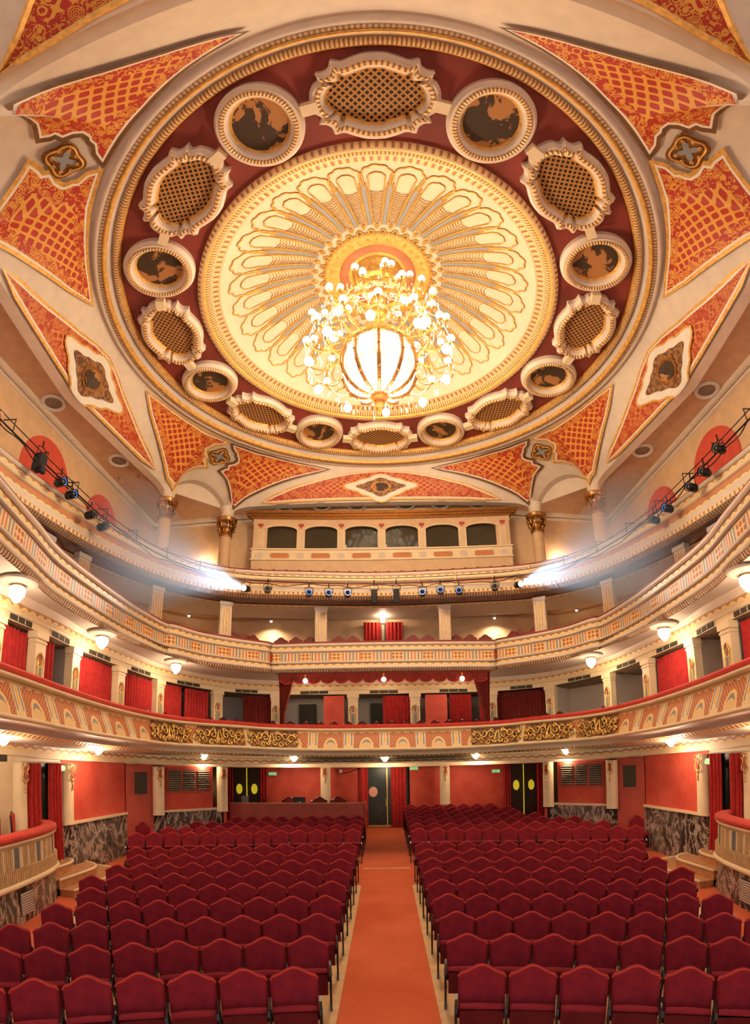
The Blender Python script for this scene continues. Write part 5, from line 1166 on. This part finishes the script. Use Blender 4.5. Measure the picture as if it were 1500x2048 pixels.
P_ = [PR.at(l, .02 * sin(l * 7), -.04 - .10 * abs(sin(l * 1.3)) - .03 * sin(l * 5))[0] for l in [-PR.mid + .2 + j * .18 for j in range(int((2 * PR.mid - .4) / .18))]]
mb.tube(P_, .016, 5); o = mb.build('power_cable', M['black'], smooth=True, loc=(0, 17, 9.3)); tag(o, 'black power cable looping along the lighting pipe', 'cable')
def spot(kind):
    e = empty('spotlight', label='x', cat='spotlight')
    if kind == 'scan':
        mb = MB(); mb.box(-.11, .11, -.12, .12, -.42, .02); mb.box(-.09, .09, -.20, -.10, -.52, -.36); mb.build('housing', M['matt'], e)
        MB().box(-.08, .08, -.21, -.20, -.50, -.40).build('mirror', M['matt'], e)
    else:
        MB().lathe([(.001, .16), (.08, .15), (.115, .08), (.12, -.08), (.105, -.12)], 18).xform(Matrix.Rotation(pi / 2, 4, 'X') @ Matrix.Translation((0, 0, 0))).build('housing', M['black'], e, smooth=True)
        mb = MB(); mb.lathe([(.125, 0), (.125, .05), (.105, .05)], 18); mb.xform(Matrix.Translation((0, -.13, 0)) @ Matrix.Rotation(pi / 2, 4, 'X')); mb.build('filter_frame', M['black'], e)
        mb = MB(); mb.lathe([(.001, 0), (.098, 0)], 18); mb.xform(Matrix.Translation((0, -.15, 0)) @ Matrix.Rotation(pi / 2, 4, 'X')); mb.build('lens', M[kind], e)
    MB().tube([(-.14, 0, 0), (-.15, 0, .20), (0, 0, .25), (.15, 0, .20), (.14, 0, 0)], .014, 5).build('yoke', M['black'], e)
    MB().tube([(0, 0, .25), (0, .0, .42)], .022, 6).build('clamp', M['black'], e); return e
sb, sk, sc_ = spot('blue'), spot('grey'), spot('scan'); ub = uk = us = False
SPT = [('b', -2.62, 16.72, 9.0, 'first blue-lens'), ('b', -1.92, 16.79, 8.98, 'second blue-lens'), ('b', -1.25, 16.87, 8.99, 'brightest blue-lens'), ('b', 1.43, 16.85, 8.98, 'first blue-lens'), ('b', 2.07, 16.78, 9.03, 'bright blue-lens'), ('b', 2.73, 16.71, 8.99, 'dim blue-lens'),
       ('s', -.30, 16.97, 9.12, 'left scanner type'), ('s', .50, 16.95, 9.12, 'right scanner type'), ('k', -4.04, 16.34, 9.06, 'dark'), ('k', 3.96, 16.36, 9.03, 'dark'),
       ('b', -8.08, 9.66, 9.96, 'side blue-lens, nearer stage'), ('b', -8.03, 10.13, 9.84, 'side blue-lens, second'), ('k', -7.89, 10.96, 9.64, 'side dark, upper'), ('k', -7.8, 11.5, 9.52, 'side dark, lower'), ('s', -8.14, 8.8, 10.25, 'big black side'),
       ('k', 7.76, 11.75, 9.6, 'lowest dark side'), ('b', 7.86, 11.13, 9.66, 'side bright blue-lens'), ('k', 8.03, 10.11, 9.78, 'side dark, third up'), ('k', 8.09, 9.52, 9.9, 'side dark, fourth up'), ('k', 8.14, 8.83, 10.17, 'side dark, topmost')]
for t, x, y, z, lb in SPT:
    p, n = PR.at(PR.atx((x, y))); lab = '%s spotlight hung on the upper balcony rail %s of centre' % (lb, 'left' if x < 0 else 'right'); rz = rzn(n)
    if t == 'b': place(sb, ub, (x, y, z), rz, lab); ub = True
    elif t == 'k': place(sk, uk, (x, y, z), rz, lab); uk = True
    else: place(sc_, us, (x, y, z), rz, lab); us = True
for o in (sb, sk, sc_): pass
# two moving heads throwing cool beams through haze
HZ = bpy.data.materials.new('beam_haze'); HZ.use_nodes = True; nt = HZ.node_tree; nt.nodes.clear(); vs = nt.nodes.new('ShaderNodeVolumeScatter'); vo = nt.nodes.new('ShaderNodeOutputMaterial')
vs.inputs['Color'].default_value = (.66, .82, 1, 1); vs.inputs['Density'].default_value = .22; vs.inputs['Anisotropy'].default_value = .2; nt.links.new(vs.outputs[0], vo.inputs['Volume'])
for s in (-1, 1):
    L0 = Vector((s * 4.79, 16.12, 9.08)); T = Vector((s * 6.7, 11.2, 8.45)); d = (T - L0).normalized()
    e = empty('beam_spotlight', L0, 0, 'blazing white moving spotlight at the %s end of the balcony rail' % ('left' if s < 0 else 'right'), 'spotlight')
    q = d.to_track_quat('-Z', 'Y').to_matrix().to_4x4()
    mb = MB(); mb.lathe([(.001, .22), (.10, .2), (.12, .05), (.12, -.05), (.10, -.07)], 18); mb.xform(q); mb.build('head', M['black'], e, smooth=True)
    mb = MB(); mb.lathe([(.001, -.075), (.095, -.075)], 18); mb.xform(q); mb.build('lit_lens', M['cool'], e)
    MB().tube([(-.14, 0, 0), (-.15, 0, .2), (0, 0, .26), (.15, 0, .2), (.14, 0, 0)], .014, 5).build('yoke', M['black'], e); MB().tube([(0, 0, .26), (0, 0, .40)], .02, 6).build('clamp', M['black'], e)
    lo = lamp('beam', tuple(L0 + d * .12), P_BEAM, (.60, .80, 1.0), .04, None, 'SPOT', spot_size=radians(36), spot_blend=1.0); lo.matrix_world = Matrix.Translation(L0 + d * .12) @ q; lo.parent = e; lo.matrix_parent_inverse = Matrix.Translation(-L0)
    hz = MB(); hz.lathe([(.001, -.09), (.09, -.09), (2.05, -6.0), (.001, -6.0)], 32); hz.xform(Matrix.Translation(L0) @ q)
    tag(hz.build('haze', HZ), 'cool white haze lit by the beam spotlight at %s' % ('left' if s < 0 else 'right'), 'haze', kind='stuff')
